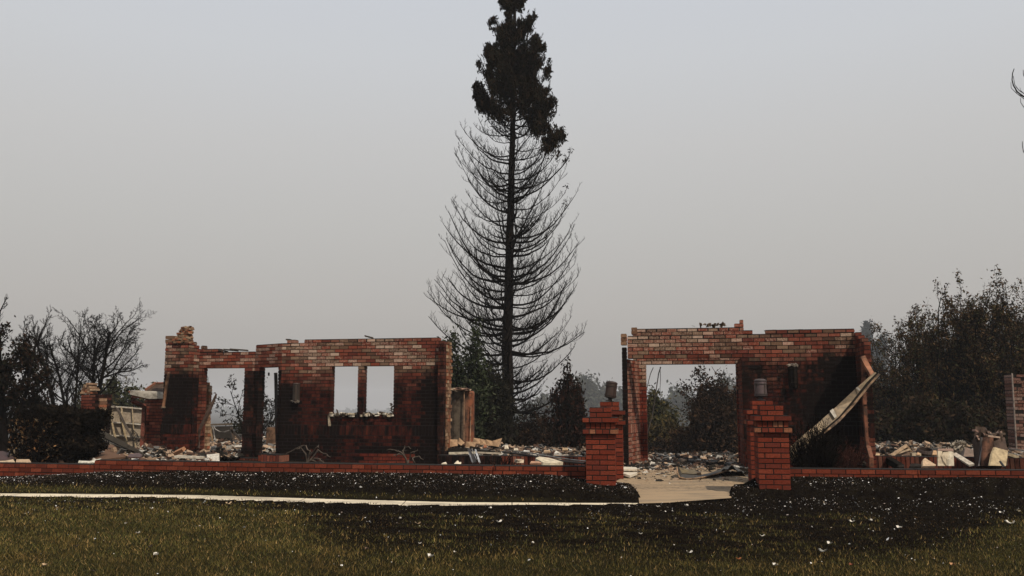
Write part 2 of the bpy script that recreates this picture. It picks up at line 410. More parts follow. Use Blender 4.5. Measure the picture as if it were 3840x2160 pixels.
def brick_wall(bm, mm, o, d, s0, s1, z0, ztop, thick, cfn, nrm=None, holes=(), soldier=(), H=BH, L=BL, jit=.003, phase=0., drop=0, colset=RED, mcol=(.013, .010, .008), r=None, proud=0.0, squash=1.0):
    """lay a wall of single bricks: o plan origin, d unit direction along it, nrm unit direction into its thickness"""
    r = r or rng
    d = np.array(d, float); nrm = np.array([-d[1], d[0]]) if nrm is None else np.array(nrm, float)
    if not callable(ztop): zt = ztop; ztop = lambda s: zt
    courses = []
    z = z0; k = 0
    zmax = max(ztop(s) for s in np.linspace(s0, s1, 60))
    while z < zmax - H * .5:
        sol = next((a for a in soldier if abs(a[0] - z) < H * .5 or (a[0] <= z < a[1] - H * .3)), None)
        if sol: courses.append((z, sol[1], 'v', k)); z = sol[1]
        else: courses.append((z, z + H, 'h', k)); z += H
        k += 1
    for za, zb, kind, k in courses:
        zm = (za + zb) / 2
        iv = [(s0, s1)]
        for h in holes:
            if h[2] - .001 < zm < h[3] + .001:
                nv = []
                for a, b in iv:
                    if h[1] <= a or h[0] >= b: nv.append((a, b)); continue
                    if h[0] > a: nv.append((a, h[0]))
                    if h[1] < b: nv.append((h[1], b))
                iv = nv
        ln = L if kind == 'h' else .076
        off = phase + (ln / 2 if (k % 2 and kind == 'h') else 0)
        pr = proud if kind == 'h' and zb < (soldier[0][0] if soldier else -9) + .01 else (proud + .01 if kind == 'v' else 0)
        for a, b in iv:
            if b - a < .02: continue
            n0 = math.floor((a - off) / ln); cuts = [a]
            sc = off + (n0 + 1) * ln
            while sc < b - .025:
                if sc > a + .025: cuts.append(sc)
                sc += ln
            cuts.append(b)
            runs = []
            for c0, c1 in zip(cuts[:-1], cuts[1:]):
                sm = (c0 + c1) / 2
                if zm > ztop(sm): runs.append(None); continue
                top_ex = (ztop(sm) - zm) < H * 1.2
                if top_ex and r.random() < drop: runs.append(None); continue
                runs.append((c0, c1))
                col, wh, so = cfn(sm, zm)
                base = np.array(colset[r.integers(len(colset))]) * r.uniform(.75, 1.2)
                if col is not None: base = np.array(col) * r.uniform(.8, 1.2)
                j = r.normal(0, jit, 3)
                hl = (c1 - c0 - J) / 2; hz = (zb - za - J) / 2
                if top_ex and jit > .002: hz *= r.uniform(.75, 1.0); hl *= r.uniform(.9, 1)
                ang = r.normal(0, jit * 1.5); tl = r.normal(0, jit * 1.2)
                e = d * cos(ang) + nrm * sin(ang)
                c2 = np.array(o) + d * sm + nrm * (thick / 2 - pr / 2 + j[0])
                ax = [[e[0] * hl, e[1] * hl, hl * tl], [nrm[0] * (thick + pr) / 2, nrm[1] * (thick + pr) / 2, 0], [0, 0, hz]]
                bm.box([c2[0], c2[1], zm - (0 if not top_ex else .003) + j[2] * .4], ax, base, (wh, so, 0))
            # mortar behind the joints, one strip per run
            st = None
            for rr in runs + [None]:
                if rr is None:
                    if st:
                        a2, b2 = st; sm = (a2 + b2) / 2; hl = (b2 - a2) / 2 - .016
                        c2 = np.array(o) + d * sm + nrm * (thick / 2 - pr / 2)
                        th = (thick + pr) / 2 - (.010 + .0015 * (k % 2))
                        if hl > 0:
                            mm.box([c2[0], c2[1], zm], [[d[0] * hl, d[1] * hl, 0], [nrm[0] * th, nrm[1] * th, 0], [0, 0, (zb - za) / 2 + .001]], mcol)
                        st = None
                else:
                    st = (rr[0], rr[1]) if st is None else (st[0], rr[1])

def finish(root, bm, mm, mat=None, label=None, name='brickwork'):
    o = attach(bm.build(name, mat or M_BRICK), root)
    if label: o['label'] = label
    m_ = mm.build('mortar', M_MORTAR); m_.parent = o
    return o

def sm(a, b, x):
    t = min(max((x - a) / (b - a), 0), 1); return t * t * (3 - 2 * t)

# ---- left wing
OL = np.array([-5.205, 19.92])
def LWP(s, v): return OL + UDIR * s + NDIR * v
def brown(z, z0):
    return [(.16, .095, .06), (.12, .065, .042), (.22, .14, .09)][rng.integers(3)] if z > z0 and rng.random() < .38 else ([(.17, .030, .018), (.14, .024, .015), (.20, .040, .022)][rng.integers(3)] if z < 1.5 else None)
def soot_shade_left(s, z):
    wh = .05 + .36 * sm(1.7, 2.2, z) * (.7 + .3 * sin(s * 3.1 + z * 5))
    so = .56 * (1 - sm(1.45, 2.15, z)) + .06
    # cleaner brick beside the windows, blacker at the left end and under the sills
    so -= .22 * math.exp(-((s - 1.35) / .5) ** 2) * sm(1.1, 1.8, z)
    so += .30 * math.exp(-((s - 3.5) / .28) ** 2) * (1 - sm(1.9, 2.2, z))  # right end: the pilaster's cast shadow, painted in with the soot
    so += .22 * math.exp(-((s - .05) / .35) ** 2) * (1 - sm(1.6, 1.9, z))
    so += .18 * (1 - sm(.25, .95, z)) * math.exp(-((s - .8) / 1.0) ** 2)
    if z < .17 and 2.0 < s < 3.1: so -= .6
    if .35 < z < .85 and s > 1.9: so -= .16
    if rng.random() < .22 and z > 1.7: wh += rng.uniform(.1, .35)
    so += .10 * sin(s * 2.3 + z * 3) * sin(s * 5.1 - z * 2) + (.16 if z < .85 and s > 1.9 else 0)
    return brown(z, 1.95), wh, so + rng.normal(0, .06)
def soot_pier(s, z):
    wh = .03 + .25 * sm(1.9, 2.2, z); so = .16 + .62 * (1 - sm(1.75, 2.05, z)) + .05
    if z < .55: so -= .26
    elif z < .8: so -= .1
    if rng.random() < .2 and z > 1.7: wh += rng.uniform(.1, .3)
    so += .12 * sin(s * 6 + z * 2.2) - .25 * sm(-2.5, -2.3, s) * sm(.2, .6, z) * (1 - sm(1.2, 1.9, z))
    return brown(z, 1.95), wh, so + .12 * (.3 < z < 2) + rng.normal(0, .07)
loc = LWP(0, 0)
left = thing('ruined_house_wall', 'long roofless burnt brick wall with two empty windows left of the tall tree', 'ruined wall', (loc[0], loc[1], 0))
bm, mm = MB(), MB()
SOL_L = [(.555, .775)]
ZL = -.053
def top_main(s): return 2.66 + .045 * s / 3.7 - (.03 if s < .5 else 0) + .006 * sin(s * 9)
brick_wall(bm, mm, LWP(0, 0), UDIR, 0, 3.70, ZL, top_main, .20, soot_shade_left, NDIR, holes=[(1.22, 1.83, .99, 2.05), (1.985, 2.665, .99, 2.05)], soldier=SOL_L, proud=.02)
# corner pilaster standing forward at the right end
brick_wall(bm, mm, LWP(0, -.10), UDIR, 3.705, 3.85, ZL, 2.60, .32, lambda s, z: (None, .05, .50 + .25 * (1 - sm(1.0, 2.0, z)) + rng.normal(0, .06)), NDIR, soldier=SOL_L, L=.16)
# diagonal side of the entry bay
dA, dB = LWP(-.89, .45), LWP(-.004, .0)
dd = (dB - dA); dl = np.linalg.norm(dd); dd /= dl; dn = np.array([-dd[1], dd[0]])
brick_wall(bm, mm, dA, dd, 0.0, dl, ZL, lambda s: 2.58 + .05 * (s > .55), .18, lambda s, z: (None, .25 * sm(1.6, 2.0, z) + (.2 if rng.random() < .3 and z > 1.9 else 0), (.75 if z < 2.0 else .12) + rng.normal(0, .04)), dn, holes=[(.16, .885, .10, 2.03)], soldier=SOL_L)
# recessed lintel and its posts
brick_wall(bm, mm, LWP(0, .45), UDIR, -2.47, -.895, ZL, lambda s: 2.46 + (.03 if s < -1.9 else 0), .18, lambda s, z: (None, .22 * sm(1.6, 2.0, z) + (.25 if rng.random() < .3 and z > 1.9 else 0), (.72 if z < 2.0 else .12) + (-.35 if s < -2.05 and z < 2 else 0) + rng.normal(0, .05)), NDIR, holes=[(-2.20, -1.16, -1, 2.03)], soldier=SOL_L)
# left pier, its return, and the low sill
brick_wall(bm, mm, LWP(0, 0), UDIR, -2.95, -2.31, ZL, 2.64, .20, soot_pier, NDIR, soldier=SOL_L, proud=.03)
brick_wall(bm, mm, LWP(-2.31, .203), NDIR, 0, .244, ZL, lambda s: 2.66 - .1 * (s > .15), .18, soot_pier, -UDIR, soldier=SOL_L)
brick_wall(bm, mm, LWP(-2.31, .453), UDIR, .0, .10, 2.45, 2.62, .15, soot_pier, NDIR)
finish(left, bm, mm)

def lump(mb, c, size, n, col, r=None, flat=.55):
    """broken chunks of masonry packed in a box-shaped cloud (c centre, size half extents)"""
    r = r or rng
    for i in range(n):
        p = np.array(c) + r.uniform(-1, 1, 3) * np.array(size)
        s_ = r.uniform(.03, .075); a = r.normal(size=3); a /= np.linalg.norm(a); a[2] *= .3
        b = np.cross(a, [0, 0, 1.]); b /= np.linalg.norm(b) + 1e-6; c3 = np.cross(a, b)
        cc = np.array(col[r.integers(len(col))]) * r.uniform(.7, 1.2)
        mb.box(p, [a * s_, b * s_ * .8, c3 * s_ * flat], cc)
TAN = [(.34, .21, .13), (.26, .15, .09), (.40, .28, .18), (.20, .10, .06), (.30, .10, .05)]
# chunk of raw masonry left standing on the left pier
mb = MB()
rs = np.random.default_rng(5)
for i in range(11):
    z = 2.66 + i * .034; s_ = -2.74 + .026 * max(0, i - 2) + rs.uniform(-.01, .01)
    while s_ < -2.37:
        ln = rs.uniform(.04, .10)
        for vv in (.03, .12):
            c2 = LWP(min(s_ + ln / 2, -2.37), vv + rs.uniform(-.02, .02)); a_ = rs.normal(0, .25)
            mb.box([c2[0], c2[1], z + rs.uniform(-.006, .006)], [[cos(a_) * ln * .6, sin(a_) * ln * .6, rs.normal(0, .010)], [-sin(a_) * .055, cos(a_) * .055, 0], [rs.normal(0, .006), 0, .021]], np.array(TAN[rs.integers(5)]) * rs.uniform(.5, 1.05))
        s_ += ln
for k in range(2):
    for j in range(1):
        c2 = LWP(-2.86 + .0, .1); mb.box([c2[0], c2[1], 2.69 + k * .085], [[UDIR[0] * .10, UDIR[1] * .10, 0], [NDIR[0] * .09, NDIR[1] * .09, 0], [0, 0, .036]], (.16, .09, .055))
attach(mb.build('raw_masonry', M_STONE), left)
# torn end of the wall behind the pilaster
def torn(root, o, d, s0, s1, z0, z1, th, nrm, seed, name='raw_masonry'):
    r = np.random.default_rng(seed); mb, m2 = MB(), MB()
    brick_wall(mb, m2, o, d, s0, s1, z0, z1, th, lambda s, z: (None, 0, 0), nrm, colset=TAN, jit=.012, L=.12, drop=.3, mcol=(.16, .09, .05), r=r)
    mb.flush(); m2.flush()
    for a in ('V', 'FQ', 'C', 'M'):
        pass
    off = mb.n; mb.V += m2.V; mb.FQ += [q + off for q in m2.FQ]; mb.C += m2.C; mb.M += m2.M; mb.n += m2.n
    return attach(mb.build(name, M_STONE), root)
torn(left, LWP(3.855, .06), NDIR, 0, .42, .24, 2.58, .16, -UDIR, 11)
# bay interior: torn return wall seen through the opening, capped with a wire cage
torn(left, LWP(-2.64, 1.0), UDIR, 0, .29, 0, 1.78, .12, NDIR, 12)
# sill rubble in the two windows
for a, b, sd in ((1.20, 1.84, 1), (1.96, 2.68, 2)):
    mb = MB(); r = np.random.default_rng(sd)
    for i in range(55):
        c2 = LWP(r.uniform(a, b), r.uniform(-.05, .16)); z = .985 + r.uniform(-.02, .05)
        s_ = r.uniform(.02, .06); an = r.uniform(0, pi)
        cc = [(.62, .56, .46), (.5, .42, .3), (.05, .04, .03)][r.choice(3, p=[.5, .2, .3])]
        mb.box([c2[0], c2[1], z], [[cos(an) * s_, sin(an) * s_, r.normal(0, .01)], [-sin(an) * s_ * .6, cos(an) * s_ * .6, 0], [0, 0, r.uniform(.008, .025)]], cc)
    if sd == 1:
        for k in range(5):
            c2 = LWP(1.195 + .006 * k, -.04); mb.box([c2[0], c2[1], .96 - .045 * k], [[.02 + .002 * k, 0, 0], [0, .012, 0], [0, 0, .026]], (.34, .28, .2))
        c2 = LWP(1.36, .05); mb.box([c2[0], c2[1], 1.06], [[.015, 0, -.006], [0, .02, 0], [-.02, 0, .055]], (.05, .04, .035))
    else:
        c2 = LWP(2.4, .05); mb.box([c2[0], c2[1], 1.045], [[.06, 0, -.012], [0, .03, 0], [.004, 0, .025]], (.05, .04, .035))
        for k in range(14):
            c2 = LWP(2.64 + r.uniform(-.03, .02), .02); mb.box([c2[0], c2[1], 1.0 + .019 * k], [[r.uniform(.012, .03), 0, 0], [0, .03, 0], [0, 0, .009]], (.04, .035, .03))
    attach(mb.build('window_sill', M_DEBRIS), left)

def sconce(root, c, wdt, hgt, dep, col, tilt, mat, crown=False):
    mb = MB(); n = 10
    an = np.linspace(0, pi, n)
    prof = [(0, .96), (.04, 1.06), (.08, 1.0), (.5, 1.0), (.9, .97), (.95, 1.05), (1, .9)] if not crown else [(0, .8), (.05, 1.0), (.2, 1.0), (.21, 1.08), (.25, 1.08), (.26, 1.0), (.8, 1.0), (.81, 1.1), (.86, 1.1), (.87, .9), (1, .7)]
    V = []
    for t, f in prof:
        for a in an:
            x = -cos(a) * wdt / 2 * f; y = -sin(a) * dep * f
            p = c + np.array([UDIR[0] * x + NDIR[0] * y, UDIR[1] * x + NDIR[1] * y, 0]) + np.array([tilt * t, 0, t * hgt])
            V.append(p)
    k = len(prof); q = [[i * n + j, i * n + j + 1, (i + 1) * n + j + 1, (i + 1) * n + j] for i in range(k - 1) for j in range(n - 1)]
    # closed back, top and bottom
    q += [[i * n, (i + 1) * n, (i + 1) * n + n - 1, i * n + n - 1] for i in range(k - 1)]
    t = [[0, j, j + 1] for j in range(1, n - 1)] + [[(k - 1) * n, (k - 1) * n + j + 1, (k - 1) * n + j] for j in range(1, n - 1)]
    mb.add(V, q, t, col)
    # vertical straps
    for a in (.25, .5, .75):
        ang = pi * a; x = -cos(ang) * wdt / 2 * 1.03; y = -sin(ang) * dep * 1.03
        p = c + np.array([UDIR[0] * x + NDIR[0] * y, UDIR[1] * x + NDIR[1] * y, hgt / 2])
        mb.box(p, [[.008, 0, 0], [0, .008, 0], [tilt / 2, 0, hgt / 2 * .9]], np.array(col) * .5)
    rr = np.random.default_rng(3)
    for i in range(16):
        mb.box(c + np.array([rr.uniform(-.5, .5) * wdt, -dep * rr.uniform(.2, .8), rr.uniform(-.02, .02) + (hgt if crown else 0)]), rr.normal(0, .012, (3, 3)), (.3, .25, .2))
    return attach(mb.build('wall_lamp', mat), root)
c2 = LWP(.40, -.005); sconce(left, np.array([c2[0], c2[1], 1.30]), .15, .40, .10, (.045, .03, .024), .0, M_METAL)
# charred scraps lying on the wall top
mb = MB(); r = np.random.default_rng(8)
for s_, v, z, l_ in ((-1.75, .5, 2.475, .1), (-1.55, .5, 2.49, .16), (-1.35, .52, 2.495, .2), (.12, .08, 2.68, .05), (2.05, .08, 2.715, .09)):
    mb = MB(); c2 = LWP(s_, v); mb.box([c2[0], c2[1], z], [[l_, 0, r.normal(0, .01)], [0, .07, 0], [0, 0, .016]], (.03, .025, .02)); attach(mb.build('roof_scrap', M_DEBRIS), left)

# ---- right wing with the doorway
OR = np.array([2.30, 17.60])
def RWP(s, v): return OR + UDIR * s + NDIR * v
SOL_R = [(.655, .845)]
ZR = -.03
def soot_shade_right(s, z):
    top = sm(2.0, 2.35, z); lint = math.exp(-((s - .9) / 1.3) ** 2)
    wh = .04 + top * (.18 + .17 * lint); so = .64 * (1 - sm(1.95, 2.28, z)) + .05
    so += .35 * sm(3.15, 4.1, s) * (1 - sm(2.1, 2.6, z)) * (1 - .8 * (1 - sm(.3, .7, z)))  # corner soot plus painted-in shadow of the side wall
    so -= .16 * math.exp(-((s - 2.75) / .35) ** 2 - ((z - 1.55) / .35) ** 2)
    if z < .6: so -= .18
    if rng.random() < .2 and z > 1.9: wh += rng.uniform(.1, .3)
    so += .08 * sin(s * 2.9 + z * 4)
    return brown(z, 2.05), wh, so + rng.normal(0, .05)
loc = RWP(0, 0)
right = thing('ruined_entrance_wall', 'roofless burnt brick wall with a tall empty doorway, right of the tall tree', 'ruined wall', (loc[0], loc[1], 0))
bm, mm = MB(), MB()
jl, jr = .165, 0.0
def top_front(s): return 2.60 + .012 * s + .006 * sin(9 * s)
brick_wall(bm, mm, RWP(0, 0), UDIR, .0, 4.318, ZR, top_front, .11, soot_shade_right, NDIR, holes=[(-.01, 2.20, -1, 2.11)], soldier=SOL_R, proud=.02)
# black pier end and jamb walls running back into the house
brick_wall(bm, mm, RWP(0, 0), UDIR, -.115, -.003, ZR, 2.40, .11, lambda s, z: (None, -.1, .85), NDIR, soldier=SOL_R)
torn(right, RWP(0, .0), UDIR, -.13, -.0, 2.41, 2.62, .14, NDIR, 21)
a, b = RWP(-.006, .115), RWP(jl, 1.10)
dj = b - a; lj = np.linalg.norm(dj); dj /= lj; nj = np.array([-dj[1], dj[0]])
brick_wall(bm, mm, a, dj, 0, lj, ZR, 2.12, .10, lambda s, z: (None, .32 * abs(sin(s * 23)) + .10, .02 + (.12 if sin(s * 31 + 1) > .6 else 0) + rng.normal(0, .03)), nj, soldier=SOL_R)
a2, b2 = RWP(2.203, .115), RWP(2.17, 1.10)
dj2 = b2 - a2; lj2 = np.linalg.norm(dj2); dj2 /= lj2; nj2 = np.array([dj2[1], -dj2[0]])
brick_wall(bm, mm, a2, dj2, 0, lj2, ZR, 2.12, .10, lambda s, z: (None, .08 + .2 * sm(1.2, 2, z), .30 + rng.normal(0, .06)), nj2, soldier=SOL_R)
# inner wall with its own opening, standing higher than the front
def top_in(s): return 2.855 + (.10 if s > 2.20 else 0) 
brick_wall(bm, mm, RWP(0, 1.105), UDIR, .03, 2.33, ZR, top_in, .12, lambda s, z: (brown(z, 1.2), .26 * sm(1.2, 2.2, z) + .08 + (.2 if rng.random() < .3 else 0), (.05 if s < 1.2 else .22 * (1 - sm(2.1, 2.5, z)) + .02)), NDIR, holes=[(.31, 2.13, -1, 2.03)], soldier=SOL_R, drop=.0, jit=.005)
# side wall coming forward at the right end, broken at the top
def top_ret(s): return 2.64 - .30 * s
brick_wall(bm, mm, RWP(4.306, .118), -NDIR, 0, 1.03, ZR, top_ret, .11, lambda s, z: (None, .12 * sm(1.9, 2.4, z), .30 + .35 * (1 - sm(1.7, 2.3, z)) - (.35 if z < .7 else 0) + rng.normal(0, .06)), UDIR, soldier=SOL_R, proud=.0)
finish(right, bm, mm)
torn(right, RWP(0, 1.1), UDIR, .0, .14, 2.70, 2.86, .14, NDIR, 22)
c2 = RWP(3.155, -.005); sconce(right, np.array([c2[0], c2[1], 1.54]), .175, .44, .12, (.018, .015, .013), 0, M_CHAR, True)
mb = MB(); r = np.random.default_rng(4)
for i in range(26):
    c2 = RWP(r.uniform(1.3, 1.95), 1.15); mb.box([c2[0], c2[1], 2.87 + r.uniform(-.01, .03)], r.normal(0, .014, (3, 3)), (.10, .07, .045))
attach(mb.build('roof_debris', M_DEBRIS), right); mb = MB()
for i in range(14):
    c2 = RWP(2.7 + i * .07, .05); mb.box([c2[0], c2[1], 2.655 + .012 * sin(i * .9)], [[.04, 0, 0], [0, .03, 0], [0, 0, .008]], (.12, .10, .08))
attach(mb.build('flashing_strip', M_DEBRIS), right)

# rust-red downpipe strapped to the broken side wall
def pipe_box(mb, pts, wx, wy, col, side=(1, 0)):
    for p, q in zip(pts[:-1], pts[1:]):
        p = np.array(p); q = np.array(q); d = q - p; L_ = np.linalg.norm(d); t = d / L_
        s_ = np.array([side[0], side[1], 0.]); s_ -= t * s_.dot(t); s_ /= np.linalg.norm(s_); n_ = np.cross(t, s_)
        mb.box((p + q) / 2, [t * (L_ / 2 + wx * .2), s_ * wx / 2, n_ * wy / 2], col)
mb = MB(); Dp = 15.85
pipe_box(mb, [P(3238, 1345, Dp), P(3243, 1520, Dp), P(3254, 1672, Dp), P(3266, 1718, Dp - .12), P(3266, 1748, Dp - .12)], .075, .06, (.20, .075, .04))
o = attach(mb.build('downpipe', M_RUST), right); o['label'] = 'rust red square downpipe'
mb = MB()
pipe_box(mb, [P(3235, 1340, Dp - .02), P(3252, 1375, Dp - .06), P(3272, 1410, Dp - .2)], .09, .06, (.30, .13, .07))
attach(mb.build('pipe_elbow', M_RUST), right)

# ---- low garden walls
def low_wall(pts, label, top, phase=0, group='low brick garden walls'):
    root = thing('garden_wall', label, 'garden wall', (pts[0][0], pts[0][1], 0), group)
    bm, mm = MB(), MB(); run = phase
    for a, b in zip(pts[:-1], pts[1:]):
        a, b = np.array(a), np.array(b); d = b - a; l = np.linalg.norm(d); d /= l
        brick_wall(bm, mm, a, d, .0, l, top - 5 * BH, top, .21, lambda s, z: (None, 0, 0), np.array([-d[1], d[0]]), phase=-run, colset=[(.17, .038, .020), (.145, .031, .016), (.20, .050, .026), (.12, .030, .018)], jit=.0012)
        run = (run + l) % (2 * BL)
    finish(root, bm, mm, M_LOWBRICK)
XS = -7.15
def lwpts(x0, x1):
    xs = [x0] + [x for x in LW[:, 0] if x0 < x < x1] + [x1]
    return [(x, float(np.interp(x, LW[:, 0], LW[:, 1]))) for x in xs]
low_wall([(-9.32, float(f_wall(-9.32)) + .02), (-8.6, float(f_wall(-8.6)) + .01), (XS - .01, float(f_wall(XS)))], 'lower stepped-down end of the brick garden wall below the hedge', TOPZ - .076)
low_wall(lwpts(XS, 1.22), 'long low red brick garden wall in front of the windowed ruin', TOPZ)
low_wall([tuple(x) for x in LWR[:4]], 'low red brick garden wall running right from the gate pillars', TOPZ - .004)

# ---- foundation walls of standing bricks behind the garden walls
def foundation(label, a, b, z1, cfn):
    a, b = np.array(a), np.array(b); d = b - a; l = np.linalg.norm(d); d /= l
    root = thing('foundation_wall', label, 'foundation wall', (a[0], a[1], 0), 'foundation walls of upright bricks')
    bm, mm = MB(), MB()
    brick_wall(bm, mm, a, d, 0, l, -.06, z1, .2, cfn, np.array([-d[1], d[0]]), soldier=[(z1 - .21, z1)])
    finish(root, bm, mm)
foundation('sooty foundation of upright bricks between window wall and left gate pillars', P(1642, 1706, 17.0)[:2], P(2330, 1713, 16.4)[:2], P(1900, 1709, 16.8)[2], lambda s, z: (None, 0, .75 if s < 1.2 else .15 + .2 * (rng.random() < .25)))
foundation('foundation of upright red bricks under the debris at far right', P(3275, 1713, 16.0)[:2], P(3960, 1716, 15.3)[:2], P(3550, 1715, 15.6)[2], lambda s, z: (None, 0, .3 + .2 * rng.random()))
foundation('dark foundation bricks below the recessed opening of the left ruin', LWP(-2.2, .2), LWP(-.1, .2), .02, lambda s, z: (None, .1, .4))
# sill of upright bricks under the narrow opening
root = thing('brick_sill', 'short sill of upright bricks under the narrow left opening', 'sill', (dA[0], dA[1], 0))
bm, mm = MB(), MB()
c0 = P(968, 1712, 19.55)[:2]; c1 = P(1056, 1712, 19.35)[:2]; d = c1 - c0; l = np.linalg.norm(d); d /= l
brick_wall(bm, mm, c0, d, 0, l, -.02, .15, .3, lambda s, z: (None, .1, .1), np.array([-d[1], d[0]]), soldier=[(-.02, .15)])
finish(root, bm, mm)

# ---- gate pillars
PY = radians(8); PU = np.array([cos(PY), -sin(PY), 0]); PN = np.array([sin(PY), cos(PY), 0])
def pillar(label, px, D, zb, hs=.87):
    c = P(px, 1504, D); W_ = .457
    c = c + PN * (W_ / 2); c[2] = 0
    root = thing('gate_pillar', label, 'brick pillar', (c[0], c[1], zb), 'brick gate pillars beside the walkway')
    parts = {}
    def course(mb, mmb, z, h, half, k, nx=None, cols=None):
        w_ = half * 2
        if nx: cutx = np.linspace(0, 1, nx + 1); cuty = np.linspace(0, 1, nx + 1)
        else:
            cutx = [0, .47, 1] if k % 2 else [0, .22, .72, 1]
            cuty = [0, .22, .72, 1] if k % 2 else [0, .47, 1]
            if w_ < .4: cutx = [0, .63, 1] if k % 2 else [0, .32, 1]; cuty = [0, .37, 1]
            if w_ > .5: cutx = [0, .2, .55, 1] if k % 2 else [0, .19, .37, .56, .76, 1]; cuty = cutx
        for i in range(len(cutx) - 1):
            for j in range(len(cuty) - 1):
                if 0 < i < len(cutx) - 2 and 0 < j < len(cuty) - 2: continue
                x = ((cutx[i] + cutx[i + 1]) / 2 - .5) * w_; y = ((cuty[j] + cuty[j + 1]) / 2 - .5) * w_
                hx = (cutx[i + 1] - cutx[i]) * w_ / 2 - J / 2; hy = (cuty[j + 1] - cuty[j]) * w_ / 2 - J / 2
                cc = np.array(([(.17, .034, .018), (.145, .028, .015), (.20, .045, .024), (.13, .030, .019)] + (cols or []))[rng.integers(4 + len(cols or []))]) * rng.uniform(.85, 1.12)
                jx = rng.normal(0, .0012, 2)
                mb.box(c + PU * (x + jx[0]) + PN * (y + jx[1]) + np.array([0, 0, z + h / 2]), [PU * hx, PN * hy, np.array([0, 0, h / 2 - J / 2])], cc)
        mmb.box(c + np.array([0, 0, z + h / 2]), [PU * (half - .013 - .001 * (k % 2)), PN * (half - .013 - .001 * (k % 2)), np.array([0, 0, h / 2 + .0003 * (k % 2)])], (.012, .007, .005))
    shaft, sh_m = MB(), MB(); z = zb - .05; k = 0
    while z < zb + hs - .001:
        h = (zb + hs - z) if zb + hs - z < BH * 1.4 else BH
        course(shaft, sh_m, z, h, W_ / 2, k); z += h; k += 1
    finish(root, shaft, sh_m, M_LOWBRICK, name='shaft')
    cap, cm = MB(), MB()
    brown = [(.26, .11, .06)]
    course(cap, cm, z, BH, .27, 0, cols=brown); z += BH
    course(cap, cm, z, .095, .225, 1, nx=6, cols=brown); z += .095
    course(cap, cm, z, BH, .27, 1); z += BH
    finish(root, cap, cm, M_LOWBRICK, name='cap')
    blk, km = MB(), MB()
    course(blk, km, z, BH, .172, 0); z += BH
    course(blk, km, z, BH, .172, 1); z += BH
    finish(root, blk, km, M_LOWBRICK, name='top_block')
    return root, c, z
_, c, z = pillar('front brick gate pillar left of the walkway, beside black mulch', 2250, 13.45, .015, .79)
PFL = (c, z)
_, c, z = pillar('rear brick gate pillar left of the walkway, half hidden by the front one', 2285, 15.35, -.05, .94); PRL = (c, z)
_, c, z = pillar('front brick gate pillar right of the walkway, beside the burnt shrub', 2895, 13.05, .065, .775); PFR = (c, z)
_, c, z = pillar('rear brick gate pillar right of the walkway, half hidden by the front one', 2861, 14.6, .01, .90); PRR = (c, z)

def lathe(mb, c, prof, axis=(0, 0, 1), n=20, col=(.1, .06, .05)):
    ax = np.array(axis, float); ax /= np.linalg.norm(ax); a = np.cross(ax, [0, 1, .01]); a /= np.linalg.norm(a); b = np.cross(ax, a)
    an = np.arange(n) * 2 * pi / n; V = []
    for h, r_ in prof:
        V += [np.array(c) + ax * h + (a * cos(t) + b * sin(t)) * r_ for t in an]
    k = len(prof); q = [[i * n + j, i * n + (j + 1) % n, (i + 1) * n + (j + 1) % n, (i + 1) * n + j] for i in range(k - 1) for j in range(n)]
    V += [np.array(c) + ax * prof[0][0], np.array(c) + ax * prof[-1][0]]
    t = [[k * n, (j + 1) % n, j] for j in range(n)] + [[k * n + 1, (k - 1) * n + j, (k - 1) * n + (j + 1) % n] for j in range(n)]
    mb.add(V, q, t, col)
def lantern(label, c, z, tilt, col, body, rough=False):
    p = np.array([c[0], c[1], z + .004]); ax = np.array([tilt, .02, 1.]); ax /= np.linalg.norm(ax)
    root = thing('pillar_lantern', label, 'lantern', tuple(p), 'lanterns on the gate pillars')
    mb = MB(); lathe(mb, p, [(0, .075), (.012, .075), (.014, .04), (.05, .035), (.06, .06)], ax, 14, tuple(np.array(col) * .5)); attach(mb.build('base', M_METAL), root)
    mb = MB(); lathe(mb, p, [(.06, .070), (.075, .098), (.30, .098), (.325, .09)], ax, 24, body); attach(mb.build('glass_body', M_METAL), root)
    mb = MB()
    for h in (.07, .095, .262): lathe(mb, p, [(h, .099), (h + .002, .108), (h + .014, .108), (h + .016, .099)], ax, 24, col)
    a = np.cross(ax, [0, 1, 0.]); b = np.cross(ax, a)
    for k in range(4):
        t = .5 + k * pi / 2; rd = a * cos(t) + b * sin(t)
        mb.box(p + ax * .185 + rd * .101, [ax * .105, rd * .005, np.cross(ax, rd) * .008], col)
    attach(mb.build('cage', M_METAL), root)
    mb = MB(); lathe(mb, p, [(.31, .103), (.325, .106), (.335, .098), (.352, .07), (.358, .03)], ax, 24, col); attach(mb.build('lid', M_METAL), root)
lantern('tilted dark rusty cylinder lantern on the rear left gate pillar', PRL[0], PRL[1], .13, (.035, .020, .016), (.05, .027, .022))
lantern('upright greyish pink cylinder lantern on the rear right gate pillar', PRR[0], PRR[1], 0.0, (.06, .045, .045), (.12, .085, .09))

# ================================================================ vegetation
def norm(a): return a / (np.linalg.norm(a, axis=-1, keepdims=True) + 1e-9)

def grow(start, dirs, length, rad, k, wob_, up, r, tip=.35):
    """N polylines of k points: start (N,3), dirs (N,3), length (N,), radius (N,)"""
    N = len(start); pts = np.zeros((N, k, 3)); pts[:, 0] = start; d = norm(dirs.copy()); st = (length / (k - 1))[:, None]
    for i in range(1, k):
        d = norm(d + r.normal(0, wob_, (N, 3)) + np.array([0, 0, up / (k - 1)]))
        pts[:, i] = pts[:, i - 1] + d * st
    t = np.linspace(0, 1, k)[None]
    return pts, rad[:, None] * (1 - t * (1 - tip))

